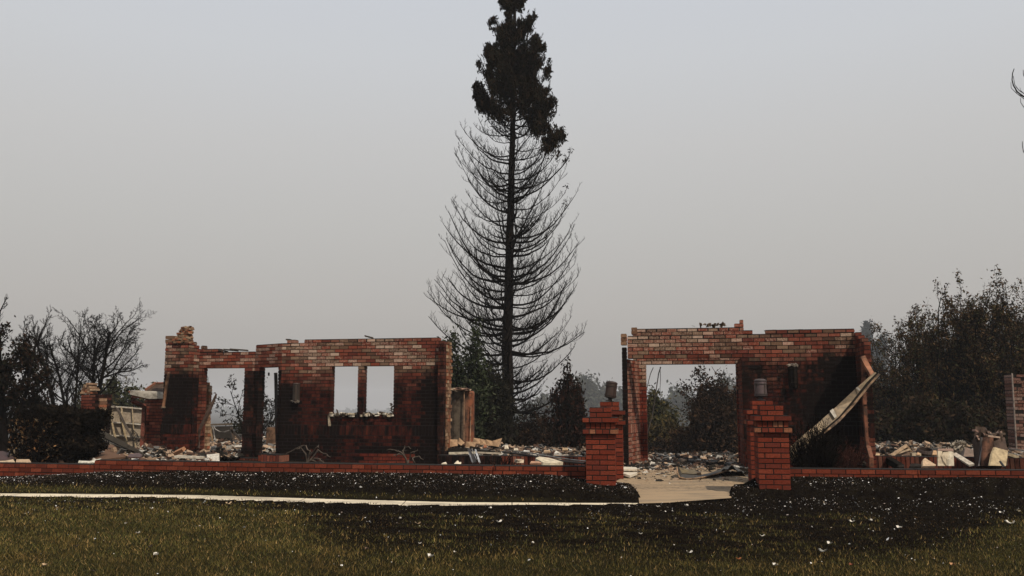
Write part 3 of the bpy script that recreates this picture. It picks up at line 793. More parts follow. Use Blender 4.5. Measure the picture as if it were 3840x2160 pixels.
def children(pts, R, n, t0, t1, ang, lratio, rratio, length, r, plane=None, taper=.55):
    """n side shoots on every polyline"""
    N, k, _ = pts.shape
    t = np.linspace(t0, t1, n)[None] + r.uniform(-.5, .5, (N, n)) * (t1 - t0) / max(n, 1)
    t = np.clip(t, .02, .999); f = t * (k - 1); i = np.minimum(f.astype(int), k - 2); u = f - i
    idx = np.arange(N)[:, None]
    p = pts[idx, i] * (1 - u[..., None]) + pts[idx, i + 1] * u[..., None]
    d = norm(pts[idx, i + 1] - pts[idx, i])
    rr = R[idx, i] * rratio
    side = r.normal(size=(N, n, 3))
    if plane is not None: side = plane(N, n, d)
    side = norm(side - d * (side * d).sum(-1, keepdims=True))
    a = radians(ang) * r.uniform(.7, 1.25, (N, n, 1))
    cd = d * np.cos(a) + side * np.sin(a)
    ln = length[:, None] * lratio * (1 - taper * t) * r.uniform(.6, 1.25, (N, n))
    return p.reshape(-1, 3), cd.reshape(-1, 3), ln.ravel(), rr.ravel()

DARK = (.008, .0065, .0055)
def tree(name, label, cat, base, trunks, lv, leaf=None, seed=1, bark=DARK, group=None, rmin=.006, leafmat=None, matb=None, sides=(7, 5, 4, 3), fit=None):
    """trunks [(lean x, lean y, length, radius)]; lv levels (n, t0, t1, angle, length ratio, radius ratio, wobble, up, k); leaf dict"""
    r = np.random.default_rng(seed); base = np.array(base, float)
    root = thing(name, label, cat, tuple(base), group)
    T = np.array(trunks, float)
    pts, R = grow(np.repeat(base[None], len(T), 0), np.stack([T[:, 0], T[:, 1], np.ones(len(T))], -1), T[:, 2], T[:, 3], 9, .06, .1, r)
    jobs = [('trunk', pts, R, sides[0])]; L_ = T[:, 2]; last = pts
    for li, (n, t0, t1, ang, lr, rr, wb, up, k) in enumerate(lv):
        s_, d_, ln, rd = children(pts, R, n, t0, t1, ang, lr, rr, L_, r)
        rd = np.maximum(rd, rmin)
        pts, R = grow(s_, d_, ln, rd, k, wb, up, r, .4); R = np.maximum(R, rmin * .7)
        L_ = ln; last = pts
        jobs.append(('limbs' if li == 0 and len(lv) > 1 else 'twigs', pts, R, sides[1] if li == 0 else sides[min(li + 1, 3)]))
    f = np.ones(3)
    if fit:                                   # grow to the wanted height and spread
        q = last.reshape(-1, 3) - base
        f[2] = fit[0] / np.percentile(q[:, 2], 99.3); f[0] = f[1] = fit[1] / ((np.percentile(q[:, 0], 98) - np.percentile(q[:, 0], 2)) / 2)
    mbs = {}
    for nm, p, R, sd in jobs:
        if nm == 'trunk' and fit: p = base + (p - base) * np.array([min(f[0], 1.6), min(f[1], 1.6), f[2]])
        else: p = base + (p - base) * f
        tubes(mbs.setdefault(nm, MB()), p, R, sd, bark)
    made = {}
    for nm, m_ in mbs.items():
        made[nm] = m_.build(nm, matb or M_CHAR, smooth=nm != 'twigs')
        if nm == 'twigs': made[nm].parent = made['limbs']          # sub-part
        else: attach(made[nm], root)
    if leaf:
        pl = (base + (last - base) * f)[:, 1:].reshape(-1, 3)
        pick = r.choice(len(pl), leaf['n']); c = pl[pick] + r.normal(0, leaf['spread'], (leaf['n'], 3))
        c = c[c[:, 2] > base[2] + .02]
        cols = pal(len(c), leaf['cols'], leaf.get('w'), .35, r)
        mbl = MB(); quads(mbl, c, leaf['size'], cols, leaf.get('aspect', 1.4), leaf.get('droop', 0), r)
        attach(mbl.build('crown', leafmat or M_LEAF), root)
    return root

# ---- the tall half-burnt redwood
def redwood():
    r = np.random.default_rng(42); D = 32.0
    def at(py): 
        px = np.interp(py, [-200, 0, 400, 700, 1000, 1300, 1640], [1932, 1930, 1924, 1916, 1910, 1904, 1900]); return P(px, py, D)
    base = at(1650); base[2] = float(gz(base[0], D)) - .1
    root = thing('redwood_tree', 'very tall redwood with bare charred branches below and a dark leafy top', 'tree', tuple(base))
    ys = np.linspace(1655, -170, 22); tr = np.array([at(y) for y in ys]); tr[0] = base
    tr[:, 0] += r.normal(0, .015, len(tr))
    hh = tr[:, 2]; H = hh[-1]
    R = np.interp(ys, [-170, 0, 400, 800, 1200, 1500, 1655], [.02, .055, .095, .135, .185, .225, .28])[None]
    mb = MB(); tubes(mb, tr[None], R, 14, (.016, .012, .010))
    attach(mb.build('trunk', M_CHAR, smooth=True), root)
    sc = D / F
    # branch list
    N = 235
    y0 = np.sort(r.uniform(0, 1, N)); y0 = np.interp(y0, [0, .12, 1], [-120, 200, 1590])
    az = (np.arange(N) * 2.399 + r.normal(0, .35, N))
    ymid = y0 - 90
    half = np.interp(ymid, [-200, -60, 0, 100, 200, 300, 400, 500, 600, 800, 950, 1100, 1200, 1300, 1400, 1500, 1600],
                     [38, 66, 80, 104, 126, 156, 170, 195, 215, 245, 265, 300, 298, 282, 285, 250, 150]) * sc * np.where(r.random(N) < .16, r.uniform(.45, .8, N), r.uniform(.86, 1.05, N))
    st = np.stack([np.interp(-y0, -ys, tr[:, i]) for i in range(3)], -1)
    k = 10; t = np.linspace(0, 1, k)
    dirh = np.stack([np.cos(az), np.sin(az), 0 * az], -1)
    low = np.clip((y0 - 1350) / 250, 0, 1)
    droop = r.uniform(-.06, .22, N) + low * .05; rise = r.uniform(.42, .95, N) * (1 - low * .7)
    side = np.cross(dirh, [0, 0, 1.]); sway = r.normal(0, .06, N)
    pts = st[:, None] + dirh[:, None] * (half[:, None] * t)[..., None] + side[:, None] * ((sway * half)[:, None] * np.sin(t * pi))[..., None]
    z = half[:, None] * (-droop[:, None] * t * 1.2 + rise[:, None] * t ** 2.3)
    pts[..., 2] += z; pts[:, 1:] += r.normal(0, .012, (N, k - 1, 3))
    rb = np.interp(y0, [-100, 400, 900, 1600], [.012, .028, .046, .054]) * r.uniform(.6, 1.3, N)
    RB = rb[:, None] * (1 - .80 * t[None]); RB = np.maximum(RB, .0085)
    mb = MB(); tubes(mb, pts, RB, 5, DARK)
    br_ = attach(mb.build('branches', M_CHAR, smooth=True), root)
    # twigs, in two rows, sweeping up
    def plane(N_, n_, d):
        s_ = np.cross(d, [0, 0, 1.]); sg = np.where(np.arange(n_) % 2 == 0, 1., -1.)[None, :, None]
        return norm(s_) * sg + r.normal(0, .35, (N_, n_, 3)) + np.array([0, 0, .25])
    bare = y0 > 150
    s1, d1, l1, r1 = children(pts, RB, 15, .18, .98, 52, .36, .4, half, r, plane, .55)
    p1, R1 = grow(s1, d1, np.maximum(l1, .12), np.maximum(r1 * .75, .0074), 6, .10, .95, r, .6)
    mb = MB(); tubes(mb, p1, R1, 3, DARK)
    s2, d2, l2, r2 = children(p1, R1, 6, .2, .98, 45, .36, .7, np.maximum(l1, .15), r, plane, .4)
    keep = r.random(len(s2)) < .92
    p2, R2 = grow(s2[keep], d2[keep], np.maximum(l2[keep], .07), np.full(keep.sum(), .0058), 4, .10, .8, r, .8)
    tubes(mb, p2, R2, 3, DARK)
    mb.build('twigs', M_CHAR).parent = br_
    # leafy top, reaching further down on the right
    al = p1[:, 1:].reshape(-1, 3); bl = pts[:, 2:].reshape(-1, 3); al = np.concatenate([al, bl, np.repeat(tr[ys < 330], 6, 0) + r.normal(0, .12, (int((ys < 330).sum()) * 6, 3))])
    px, py = project(al)
    lim = np.interp(px, [1750, 1800, 1850, 1900, 1940, 1980, 2010, 2040, 2060, 2100, 2125, 2140], [390, 400, 425, 425, 400, 440, 485, 540, 565, 570, 560, 500])
    clump = np.sin(al[:, 0] * 5.1 + 1) * np.sin(al[:, 1] * 4.3) * np.sin(al[:, 2] * 3.7 + al[:, 0] * 2)
    ok = (py < lim + clump * 28) & (py > -400) & (clump > -.62)
    lf = np.repeat(r.random(len(p1)) < .42, 5); lf |= ((px[:len(lf)] > 2010) & (py[:len(lf)] > 330)) | ((px[:len(lf)] < 1820) & (py[:len(lf)] > 280) & (py[:len(lf)] < 420)); ok[:len(lf)] &= lf
    src = al[ok]; dens = 76000
    c = src[r.choice(len(src), dens)] + r.normal(0, .055, (dens, 3)) - np.array([0, 0, 1]) * np.abs(r.normal(0, .16, (dens, 1)))
    px, py = project(c)
    hole = np.sin(c[:, 0] * 7.3) * np.sin(c[:, 2] * 6.1 + 1.7) * np.sin(c[:, 1] * 5.7)
    env = np.interp(py, [-200, 0, 60, 140, 200, 300, 380, 600], [55, 76, 86, 112, 134, 158, 200, 235])
    ax_ = np.interp(py, [-200, 0, 400, 700], [1932, 1930, 1935, 1930])
    cc = c[(hole > -.36) & (np.abs(px - ax_) < env + 10 * np.sin(c[:, 2] * 9))]
    cols = pal(len(cc), [(.020, .014, .009), (.012, .010, .007), (.028, .017, .010), (.014, .013, .007)], None, .3, r)
    mb = MB(); quads(mb, cc, .036, cols, 2.1, 1.5, r)
    # a few tufts still clinging to the right-hand tips
    tip = p1[:, -1]; px, py = project(tip); tk = tip[(px > 2095) & (py > 560) & (py < 820) & (r.random(len(tip)) < .4)]
    if len(tk):
        c = np.repeat(tk, 10, 0) + r.normal(0, .05, (len(tk) * 10, 3)); quads(mb, c, .032, np.array([.02, .014, .009]), 1.9, 1.0, r)
    attach(mb.build('crown', M_LEAF), root)
redwood()

def gp(px, py, D): 
    p = P(px, py, D); p[2] = float(gz(p[0], p[1])) - .05; return p

# bare trees and leafy tree at the left
LV_BARE = [(13, .52, .97, 52, .62, .50, .12, .40, 9), (9, .2, .97, 45, .5, .42, .16, .3, 7), (8, .2, .98, 45, .48, .5, .18, .3, 6), (6, .2, .98, 42, .5, .7, .18, .2, 4)]
tree('bare_tree', 'spreading leafless tree rising behind the brick stub left of the ruins', 'tree', gp(300, 1600, 27), [(.0, 0, 3.5, .10), (.14, .05, 3.3, .075), (-.10, -.04, 3.2, .07)], LV_BARE, seed=3, rmin=.0045, fit=(P(300, 1160, 27)[2] - gp(300, 1600, 27)[2], 215 / F * 27))
tree('bare_tree', 'leafless tree with a long leaning trunk above the burnt hedge', 'tree', gp(262, 1600, 26), [(-.35, 0, 4.0, .085), (-.05, .1, 3.6, .05)], [(9, .35, .98, 45, .5, .45, .12, .35, 9), (9, .2, .97, 45, .5, .42, .15, .3, 7), (8, .2, .98, 42, .48, .5, .18, .3, 5), (5, .2, .98, 42, .5, .7, .18, .2, 4)], seed=5, rmin=.0045, fit=(P(200, 1185, 26)[2] - gp(262, 1600, 26)[2], 120 / F * 26))
tree('scorched_tree', 'dark scorched tree with sparse blackened leaves at the left edge', 'tree', gp(20, 1600, 21.5), [(.0, 0, 2.9, .12), (.3, 0, 2.4, .07), (-.4, .1, 2.8, .07)],
     [(9, .25, .97, 60, .55, .5, .12, .3, 8), (8, .2, .97, 50, .5, .5, .15, .1, 6), (7, .2, .98, 50, .5, .6, .18, .0, 4)],
     dict(n=7500, spread=.07, size=.036, cols=[(.010, .008, .006), (.025, .014, .009), (.014, .014, .009)], droop=.5), seed=9, rmin=.006, fit=(P(0, 1240, 21.5)[2] + .1, 150 / F * 21.5))
tree('bare_tree', 'leafless tree crown showing above the scorched tree at the left edge', 'tree', gp(-30, 1600, 25), [(.05, 0, 4.2, .10), (.45, 0, 4.2, .06)], [(8, .5, .98, 35, .38, .5, .10, .5, 8), (8, .2, .97, 40, .5, .5, .13, .3, 6), (7, .2, .98, 42, .48, .55, .15, .3, 5)], seed=15, rmin=.006, fit=(P(0, 1105, 25)[2] - gp(-30, 1600, 25)[2], 110 / F * 25))
# round olive oak far behind the fallen garage door
LVF = [(12, .2, .97, 60, .5, .5, .12, .3, 7), (9, .15, .97, 55, .5, .5, .15, .2, 5), (7, .2, .98, 50, .45, .6, .18, .1, 4)]
def leafy(name, label, px, topy, D, width_px, cols, n, size, seed, dens_lv=LVF, spread=None, lean=0, group=None, wts=None, bark=DARK, z=None, droop=.2):
    b = gp(px, 1600, D)
    if z is not None: b[2] = z
    top = P(px, topy, D)[2]; H = top - b[2]; R_ = width_px / F * D / 2
    th = H * .46
    k = R_ / max(th * .55 * 1.15, .01)
    lv = [(a, .3 if i == 0 else t0, t1, 46 if i == 0 and an < 70 else an, (1.0 if an < 70 else lr * k) if i == 0 else lr, rr, wb, up, kk) for i, (a, t0, t1, an, lr, rr, wb, up, kk) in enumerate(dens_lv)]
    return tree(name, label, 'tree', b, [(lean, 0, th, H * .018), (lean + .5, .15, th, H * .013), (lean - .5, -.15, th, H * .013), (lean + .15, -.5, th * .9, H * .010)], lv,
                dict(n=n, spread=spread or size * 2.2, size=size, cols=cols, w=wts, droop=droop), seed=seed, rmin=size * .12, bark=bark, group=group, fit=(H, R_))
OLIVE = [(.045, .048, .022), (.030, .034, .016), (.06, .05, .025)]
BURNT = [(.022, .014, .010), (.035, .020, .013), (.014, .011, .008), (.05, .028, .016)]
HAZY = [(.045, .052, .035), (.03, .036, .025), (.055, .055, .035)]
leafy('oak_tree', 'round olive green oak behind the fallen garage door', 440, 1450, 46, 200, OLIVE, 15000, .085, 21)
leafy('oak_tree', 'olive green oak showing between the bare tree and the brick chimney stub', 345, 1462, 50, 140, OLIVE, 9000, .085, 22)
# foliage left of the redwood
leafy('evergreen_tree', 'green leafed evergreen rising behind the right end of the window wall', 1735, 1245, 28, 200, [(.028, .036, .018), (.018, .022, .012), (.045, .05, .03)], 6800, .050, 23, [(10, .15, .97, 65, .5, .5, .12, .3, 7), (8, .15, .97, 55, .5, .5, .15, .2, 5), (6, .2, .98, 50, .45, .6, .18, .1, 4)], spread=.11)
leafy('evergreen_tree', 'blackened evergreen crowded against the foot of the redwood', 1835, 1400, 29.5, 150, [(.014, .013, .009), (.02, .018, .012)], 13000, .055, 24)
leafy('evergreen_tree', 'low dark evergreen behind the rusty water tank', 1770, 1500, 30.5, 180, [(.016, .018, .010), (.025, .02, .012)], 8000, .055, 29)
leafy('scorched_tree', 'thin scorched tree with hanging black foliage left of the gate pillars', 2130, 1400, 27, 110, [(.012, .010, .008), (.03, .014, .010)], 5200, .045, 25, [(10, .15, .97, 60, .5, .5, .15, -.2, 7), (8, .15, .97, 50, .5, .5, .18, -.5, 6), (5, .2, .98, 45, .45, .6, .2, -.6, 4)], droop=1.5)
leafy('scorched_tree', 'low reddish scorched tree between the redwood and the gate pillars', 2010, 1530, 33, 200, BURNT, 7500, .045, 26)
leafy('eucalyptus_tree', 'tall hazy grey green eucalyptus behind the gate pillars', 2190, 1425, 330, 110, HAZY, 9000, .62, 31, group='hazy trees beyond the gate pillars')
leafy('eucalyptus_tree', 'broad hazy grey green tree close left of the doorway wall', 2270, 1462, 350, 160, HAZY, 12000, .66, 32, group='hazy trees beyond the gate pillars')
leafy('eucalyptus_tree', 'lower hazy tree behind the redwood and the hanging black foliage', 2080, 1500, 340, 190, HAZY, 10000, .66, 33, group='hazy trees beyond the gate pillars')
leafy('eucalyptus_tree', 'lower hazy tree directly behind the redwood trunk', 1960, 1560, 330, 200, HAZY, 9000, .62, 34, group='hazy trees beyond the gate pillars')
# trees seen through the doorway
leafy('oak_tree', 'brown scorched bush-like tree filling the right half of the doorway', 2665, 1410, 33, 180, BURNT, 14000, .050, 41, spread=.13)
leafy('oak_tree', 'brown scorched tree at the right door jamb', 2765, 1440, 35, 170, BURNT, 9000, .050, 42)
leafy('oak_tree', 'olive yellow tree filling the left half of the doorway', 2445, 1480, 42, 190, [(.060, .052, .020), (.04, .04, .016), (.03, .03, .014), (.08, .06, .02)], 14000, .065, 43)
leafy('oak_tree', 'yellowish scorched bush low in the left of the doorway', 2490, 1590, 38, 150, [(.07, .05, .02), (.03, .025, .014)], 7000, .06, 44)
leafy('eucalyptus_tree', 'hazy blue grey tree seen in the middle of the doorway', 2540, 1478, 320, 130, HAZY, 9000, .6, 45)
leafy('eucalyptus_tree', 'hazy grey tree behind the lintel at the right door jamb', 2760, 1440, 350, 170, HAZY, 8000, .66, 46)
leafy('scorched_bush', 'dark scorched thicket low in the middle of the doorway', 2590, 1600, 36, 200, BURNT, 9000, .055, 47)
# thicket behind the debris between the redwood and the pillars
for i, (px, ty, D, wd) in enumerate([(1830, 1585, 34, 170), (1990, 1600, 35, 180), (2120, 1590, 36, 170), (2230, 1600, 37, 170)]):
    leafy('scorched_bush', ['dark thicket low behind the tan roof tiles', 'dark thicket low to the right of the redwood foot', 'dark thicket low behind the rubble line', 'dark thicket low just left of the gate pillars'][i], px, ty, D, wd, BURNT + [(.03, .03, .015)], 6500, .055, 50 + i, group='scorched thickets behind the rubble')
# trees seen through the left openings
tree('scorched_tree', 'small drooping scorched tree seen through the left openings', 'tree', gp(958, 1640, 25.5), [(-.05, 0, 1.6, .05), (-.35, .1, 1.7, .03), (.25, 0, 1.3, .03)],
     [(7, .3, .97, 55, .6, .6, .15, .1, 7), (7, .2, .97, 50, .5, .5, .2, -.3, 6), (5, .2, .98, 45, .5, .6, .2, -.3, 4)],
     dict(n=700, spread=.04, size=.035, cols=[(.02, .017, .012)], droop=1), seed=61, rmin=.006, fit=(P(958, 1415, 25.5)[2] - gp(958, 1640, 25.5)[2], 115 / F * 25.5))
leafy('scorched_bush', 'small dark leafy bush at the right of the left opening', 905, 1575, 33, 80, [(.03, .03, .016), (.02, .018, .012)], 2500, .05, 62)
# right-hand oaks
RO = [(3330, 1275, 37, 260, 'small scorched tree close to the broken side wall', 11000), (3470, 1195, 33, 400, 'brown scorched oak right of the side wall', 19000),
      (3590, 1135, 31, 430, 'tall brown scorched oak between side wall and chimney', 22000), (3700, 1085, 30, 420, 'tallest scorched oak above the right-hand debris', 17000),
      (3850, 1090, 32, 430, 'scorched oak cut by the right edge behind the chimney', 17000)]
LVO = [(14, .12, .98, 60, .5, .5, .16, .15, 8), (11, .15, .98, 55, .5, .5, .2, .12, 6), (9, .2, .98, 45, .48, .6, .2, .1, 5)]
for i, (px, ty, D, wd, lab, n) in enumerate(RO):
    leafy('oak_tree', lab, px, ty, D, wd, [(.060, .034, .016), (.085, .050, .022), (.025, .017, .010), (.045, .042, .018)], n, .036, 71 + i, LVO, spread=.07, group='scorched oaks at the right')
for i, (px, ty, D, wd, lab) in enumerate([(3330, 1440, 40, 260, 'dark lower crown behind the downpipe'), (3480, 1400, 39, 280, 'dark lower crown behind the fallen frame'), (3640, 1380, 38, 280, 'dark lower crown behind the rusty debris'), (3800, 1380, 40, 260, 'dark lower crown behind the chimney at the right edge'),
                                           (3400, 1530, 29, 260, 'black thicket behind the debris right of the downpipe'), (3590, 1520, 28, 270, 'black thicket behind the white debris panels'), (3770, 1530, 29, 220, 'black thicket left of the brick chimney')]):
    leafy('oak_tree' if D > 30 else 'scorched_bush', lab, px, ty, D, wd, [(.018, .012, .008), (.034, .021, .012), (.02, .019, .010)], 13000, .055, 81 + i, LVF, spread=.16, group='dark undergrowth trees at the right')
leafy('conifer_tree', 'narrow hazy blue grey conifer left of the scorched oaks', 3292, 1222, 260, 70, [(.02, .028, .03), (.03, .04, .04)], 9000, .42, 95, [(26, .08, .99, 75, .30, .4, .1, .2, 5), (8, .15, .97, 50, .5, .5, .15, .0, 4)], spread=.7)
tree('bare_tree', 'bare topped tree at the right edge above the scorched oaks', 'tree', gp(3850, 1600, 34), [(.0, 0, 5.6, .09), (-.12, 0, 5.2, .06)], [(12, .4, .98, 35, .3, .5, .10, .5, 8), (8, .2, .97, 38, .5, .5, .13, .4, 6), (6, .2, .98, 42, .48, .55, .15, .3, 4)], seed=97, rmin=.009)
# limb of a nearer tree reaching in from the right
r = np.random.default_rng(98)
b = gp(4230, 1700, 15); root = thing('overhanging_tree', 'burnt tree whose bare black twigs reach in at the upper right edge', 'tree', tuple(b))
mb = MB(); tr = np.array([b, P(4225, 1300, 15), P(4200, 900, 15), P(4190, 500, 15), P(4190, 200, 15)]); tubes(mb, tr[None], np.array([[.2, .17, .14, .1, .06]]), 8, DARK); attach(mb.build('trunk', M_CHAR, smooth=True), root)
mb = MB()
for pts_, rr in (([(4200, 560), (4050, 480), (3900, 395), (3850, 370), (3815, 345), (3800, 320), (3795, 300), (3797, 275), (3803, 258)], .016), ([(4200, 520), (4000, 440), (3860, 362), (3822, 340), (3805, 318), (3800, 285)], .010),
                 ([(4000, 465), (3860, 385), (3812, 350), (3792, 330), (3791, 308)], .008), ([(4010, 560), (3880, 450), (3838, 400), (3828, 385), (3827, 368)], .008),
                 ([(4100, 480), (3920, 360), (3850, 310), (3838, 280), (3837, 262)], .010), ([(4200, 760), (4000, 660), (3860, 590), (3838, 570), (3834, 545), (3834, 530)], .010), ([(3900, 400), (3838, 350), (3826, 338), (3825, 328)], .006), ([(3880, 385), (3815, 352), (3808, 338), (3810, 325)], .005)):
    q = np.array([P(x, y, 15 + .1 * sin(i)) for i, (x, y) in enumerate(pts_)]); tubes(mb, q[None], (np.linspace(rr, rr * .45, len(q)))[None], 5, DARK)
attach(mb.build('limbs', M_CHAR, smooth=True), root)

# far hillside woods in the smoke
mb = MB(); r = np.random.default_rng(99)
N = 40000; NC = 1100
ctr = np.stack([r.uniform(-1150, 1150, NC), r.uniform(1350, 1700, NC)], -1); kk = r.integers(0, NC, N)
cx = ctr[kk]; rad = 12 + 4 * np.sin(kk * 1.7)
off = norm(r.normal(size=(N, 3))) * (rad * r.uniform(.55, 1, N) ** .5)[:, None]
topz = -27 + 4 * np.sin(cx[:, 0] * .009 + 1) + 5 * np.sin(kk * 2.3) + (cx[:, 1] - 1350) * .012
c = np.stack([cx[:, 0], cx[:, 1], topz], -1) + off * np.array([1, 1, .9])
quads(mb, c, 3.6, pal(N, HAZY, None, .3, r), 1.2, 0, r)
c[:, 2] -= 14; quads(mb, c, 5, pal(N, HAZY, None, .3, r), 1.2, 0, r)
tag(mb.build('far_woods', M_LEAF), 'smoke-veiled wooded ridge far behind the ruins', 'woods', kind='stuff')

# ---- burnt hedge on the left
r = np.random.default_rng(101)
c0 = P(215, 1640, 17.0)
root = thing('burnt_hedge', 'block-shaped burnt hedge with dry tan leaves behind the stepped wall end', 'hedge', (c0[0], c0[1], .05))
N = 60; b0 = np.stack([r.uniform(-9.3, -8.15, N) * 1.0, r.uniform(16.55, 17.6, N), np.full(N, .1)], -1)
xl, xr = P(75, 1600, 17)[0], P(362, 1600, 17)[0]
b0[:, 0] = r.uniform(xl + .2, xr - .2, N)
pts, R = grow(b0, np.stack([r.normal(0, .35, N), r.normal(0, .3, N), np.ones(N)], -1), np.full(N, 1.15), np.full(N, .012), 7, .12, .2, r)
mb = MB(); tubes(mb, pts, R, 4, DARK)
s1, d1, l1, r1 = children(pts, R, 10, .1, .98, 55, .32, .5, np.full(N, 1.1), r)
p1, R1 = grow(s1, d1, l1, np.full(len(s1), .005), 5, .2, .2, r)
okx = (p1[:, -1, 0] > xl) & (p1[:, -1, 0] < xr) & (p1[:, -1, 2] < 1.25)
tubes(mb, p1[okx], R1[okx], 3, DARK)
s2, d2, l2, r2 = children(p1[okx], R1[okx], 5, .1, .98, 50, .5, .8, l1[okx], r)
p2, R2 = grow(s2, d2, l2, np.full(len(s2), .004), 4, .2, .2, r); ok2 = (p2[:, -1, 2] < 1.22) & (p2[:, -1, 0] < xr + .05)
tubes(mb, p2[ok2], R2[ok2], 3, DARK)
attach(mb.build('stems', M_CHAR), root)
N = 26000
c = np.stack([r.uniform(xl, xr, N), r.uniform(16.6, 17.7, N), r.uniform(.12, 1.22, N) ** 1.0], -1)
tz = 1.17 + .06 * np.sin(c[:, 0] * 4) - .22 * np.exp(-((c[:, 0] - xl) / .25) ** 2) 
u_ = (c[:, 0] - xl) / (xr - xl)
bulge = np.sin(np.clip((c[:, 2] - .05) / 1.1, 0, 1) * pi) ** .4
ok = (c[:, 2] < tz) & ((c[:, 2] > .28 + .12 * np.sin(c[:, 0] * 9)) | (r.random(N) < .3)) & (u_ > .09 * (1 - bulge)) & (u_ < 1 - .13 * (1 - c[:, 2] / 1.2) - .05 * np.sin(c[:, 2] * 11))
c = c[ok]
mb = MB(); dry = (r.random(len(c)) < .42 * np.exp(-(((c[:, 0] - xl - .35) / .42) ** 2))) & (c[:, 2] < .98) & (c[:, 1] < 16.95)
cols = pal(len(c), [(.010, .008, .006), (.018, .013, .009), (.007, .006, .005)], None, .3, r)
cols[dry] = pal(int(dry.sum()), [(.20, .10, .045), (.30, .17, .08), (.12, .06, .03), (.26, .20, .13)], None, .35, r)
quads(mb, c, np.where(dry, .026, .030), cols, 1.5, .4, r)
attach(mb.build('foliage', M_LEAF), root)

# ---- burnt twiggy shrubs
def shrub(label, px0, px1, topy, D, n, seed, up=.2, col=DARK, ln=None, wob_=.12, tw=6, rr=.008, z0=.12, grp='burnt shrubs behind the garden walls', lean=.35):
    r = np.random.default_rng(seed); a, b_ = P(px0, 1650, D)[0], P(px1, 1650, D)[0]
    H = P(px0, topy, D)[2] - z0
    root = thing('burnt_shrub', label, 'shrub', ((a + b_) / 2, D, z0 - .05), grp)
    xs = r.uniform(-.5, .5, n); W = b_ - a; mid = (a + b_) / 2
    b0 = np.stack([mid + xs * W * .55, D + r.uniform(-.25, .25, n), np.full(n, z0 - .05)], -1)
    h = H * (1 - .35 * (2 * xs) ** 2) * r.uniform(.55, 1.05, n)
    pts, R = grow(b0, np.stack([xs * lean * 2 + r.normal(0, lean * .5, n), r.normal(0, .3, n), np.ones(n)], -1), h * 1.08, np.full(n, rr), 7, wob_, up, r, .5)
    mb = MB(); tubes(mb, pts, R, 4, col); attach(mb.build('stems', M_CHAR), root)
    s1, d1, l1, r1 = children(pts, R, tw, .2, .98, 35, .35, .6, h, r)
    p1, R1 = grow(s1, d1, l1, np.full(len(s1), rr * .55), 5, wob_, up, r, .6)
    mb = MB(); tubes(mb, p1, R1, 3, col)
    s2, d2, l2, r2 = children(p1, R1, 3, .3, .98, 38, .5, .8, l1, r)
    p2, R2 = grow(s2, d2, l2, np.full(len(s2), rr * .45), 4, wob_, up, r, .8); tubes(mb, p2, R2, 3, col)
    attach(mb.build('twigs', M_CHAR), root)
shrub('dense burnt shrub of upright twigs under the fallen gutter', 2972, 3130, 1570, 14.35, 120, 111, tw=8)
shrub('lower reddish burnt shrub next to the downpipe', 3110, 3215, 1648, 14.6, 70, 112, col=(.05, .02, .015), tw=7)
GREYT = (.10, .08, .065)
def twisted(label, base, tips, D, seed, col=GREYT):
    r = np.random.default_rng(seed); b = P(base[0], base[1], D)
    root = thing('burnt_shrub', label, 'shrub', tuple(b), 'twisted burnt stumps before the left ruin')
    mb = MB(); all_ = []
    for path in tips:
        q = np.array([P(x, y, D + r.uniform(-.12, .12)) for x, y in path]); t = np.linspace(0, 1, 10); u = np.linspace(0, 1, len(q))
        q = np.stack([np.interp(t, u, q[:, i]) for i in range(3)], -1) + r.normal(0, .008, (10, 3)); q[0] = P(*path[0], D)
        all_.append(q); tubes(mb, q[None], np.linspace(.016, .006, 10)[None], 5, col)
    attach(mb.build('stem', M_CHAR, smooth=True), root)
    q = np.array(all_); s1, d1, l1, r1 = children(q, np.full(q.shape[:2], .008), 4, .4, .98, 50, .28, 1, np.linalg.norm(q[:, -1] - q[:, 0], axis=1), r)
    p1, R1 = grow(s1, d1, l1, np.full(len(s1), .0055), 5, .2, .2, r); mb = MB(); tubes(mb, p1, R1, 4, col); attach(mb.build('twigs', M_CHAR), root)
twisted('twisted grey burnt stump below the left wall lamp', (1150, 1738), [[(1150, 1738), (1148, 1700), (1125, 1675), (1075, 1700)], [(1152, 1735), (1160, 1690), (1140, 1668), (1110, 1685)], [(1155, 1735), (1190, 1690), (1225, 1705), (1236, 1712)], [(1155, 1738), (1180, 1715), (1215, 1728)], [(1150, 1735), (1165, 1700), (1195, 1675), (1192, 1672)], [(1150, 1735), (1170, 1725), (1218, 1735)]], 15.0, 121)
twisted('twisted grey burnt stump below the right window', (1528, 1738), [[(1530, 1738), (1512, 1705), (1490, 1690), (1462, 1685)], [(1525, 1735), (1513, 1690), (1515, 1672), (1540, 1682)], [(1530, 1735), (1540, 1700), (1565, 1690)], [(1555, 1738), (1548, 1718), (1570, 1710), (1586, 1722)], [(1515, 1710), (1500, 1700), (1475, 1711)]], 14.8, 122)
shrub('small black burnt shrub behind the garden wall left of the pillars', 1858, 1912, 1672, 14.6, 26, 123, tw=5, rr=.009, lean=.6, wob_=.25)

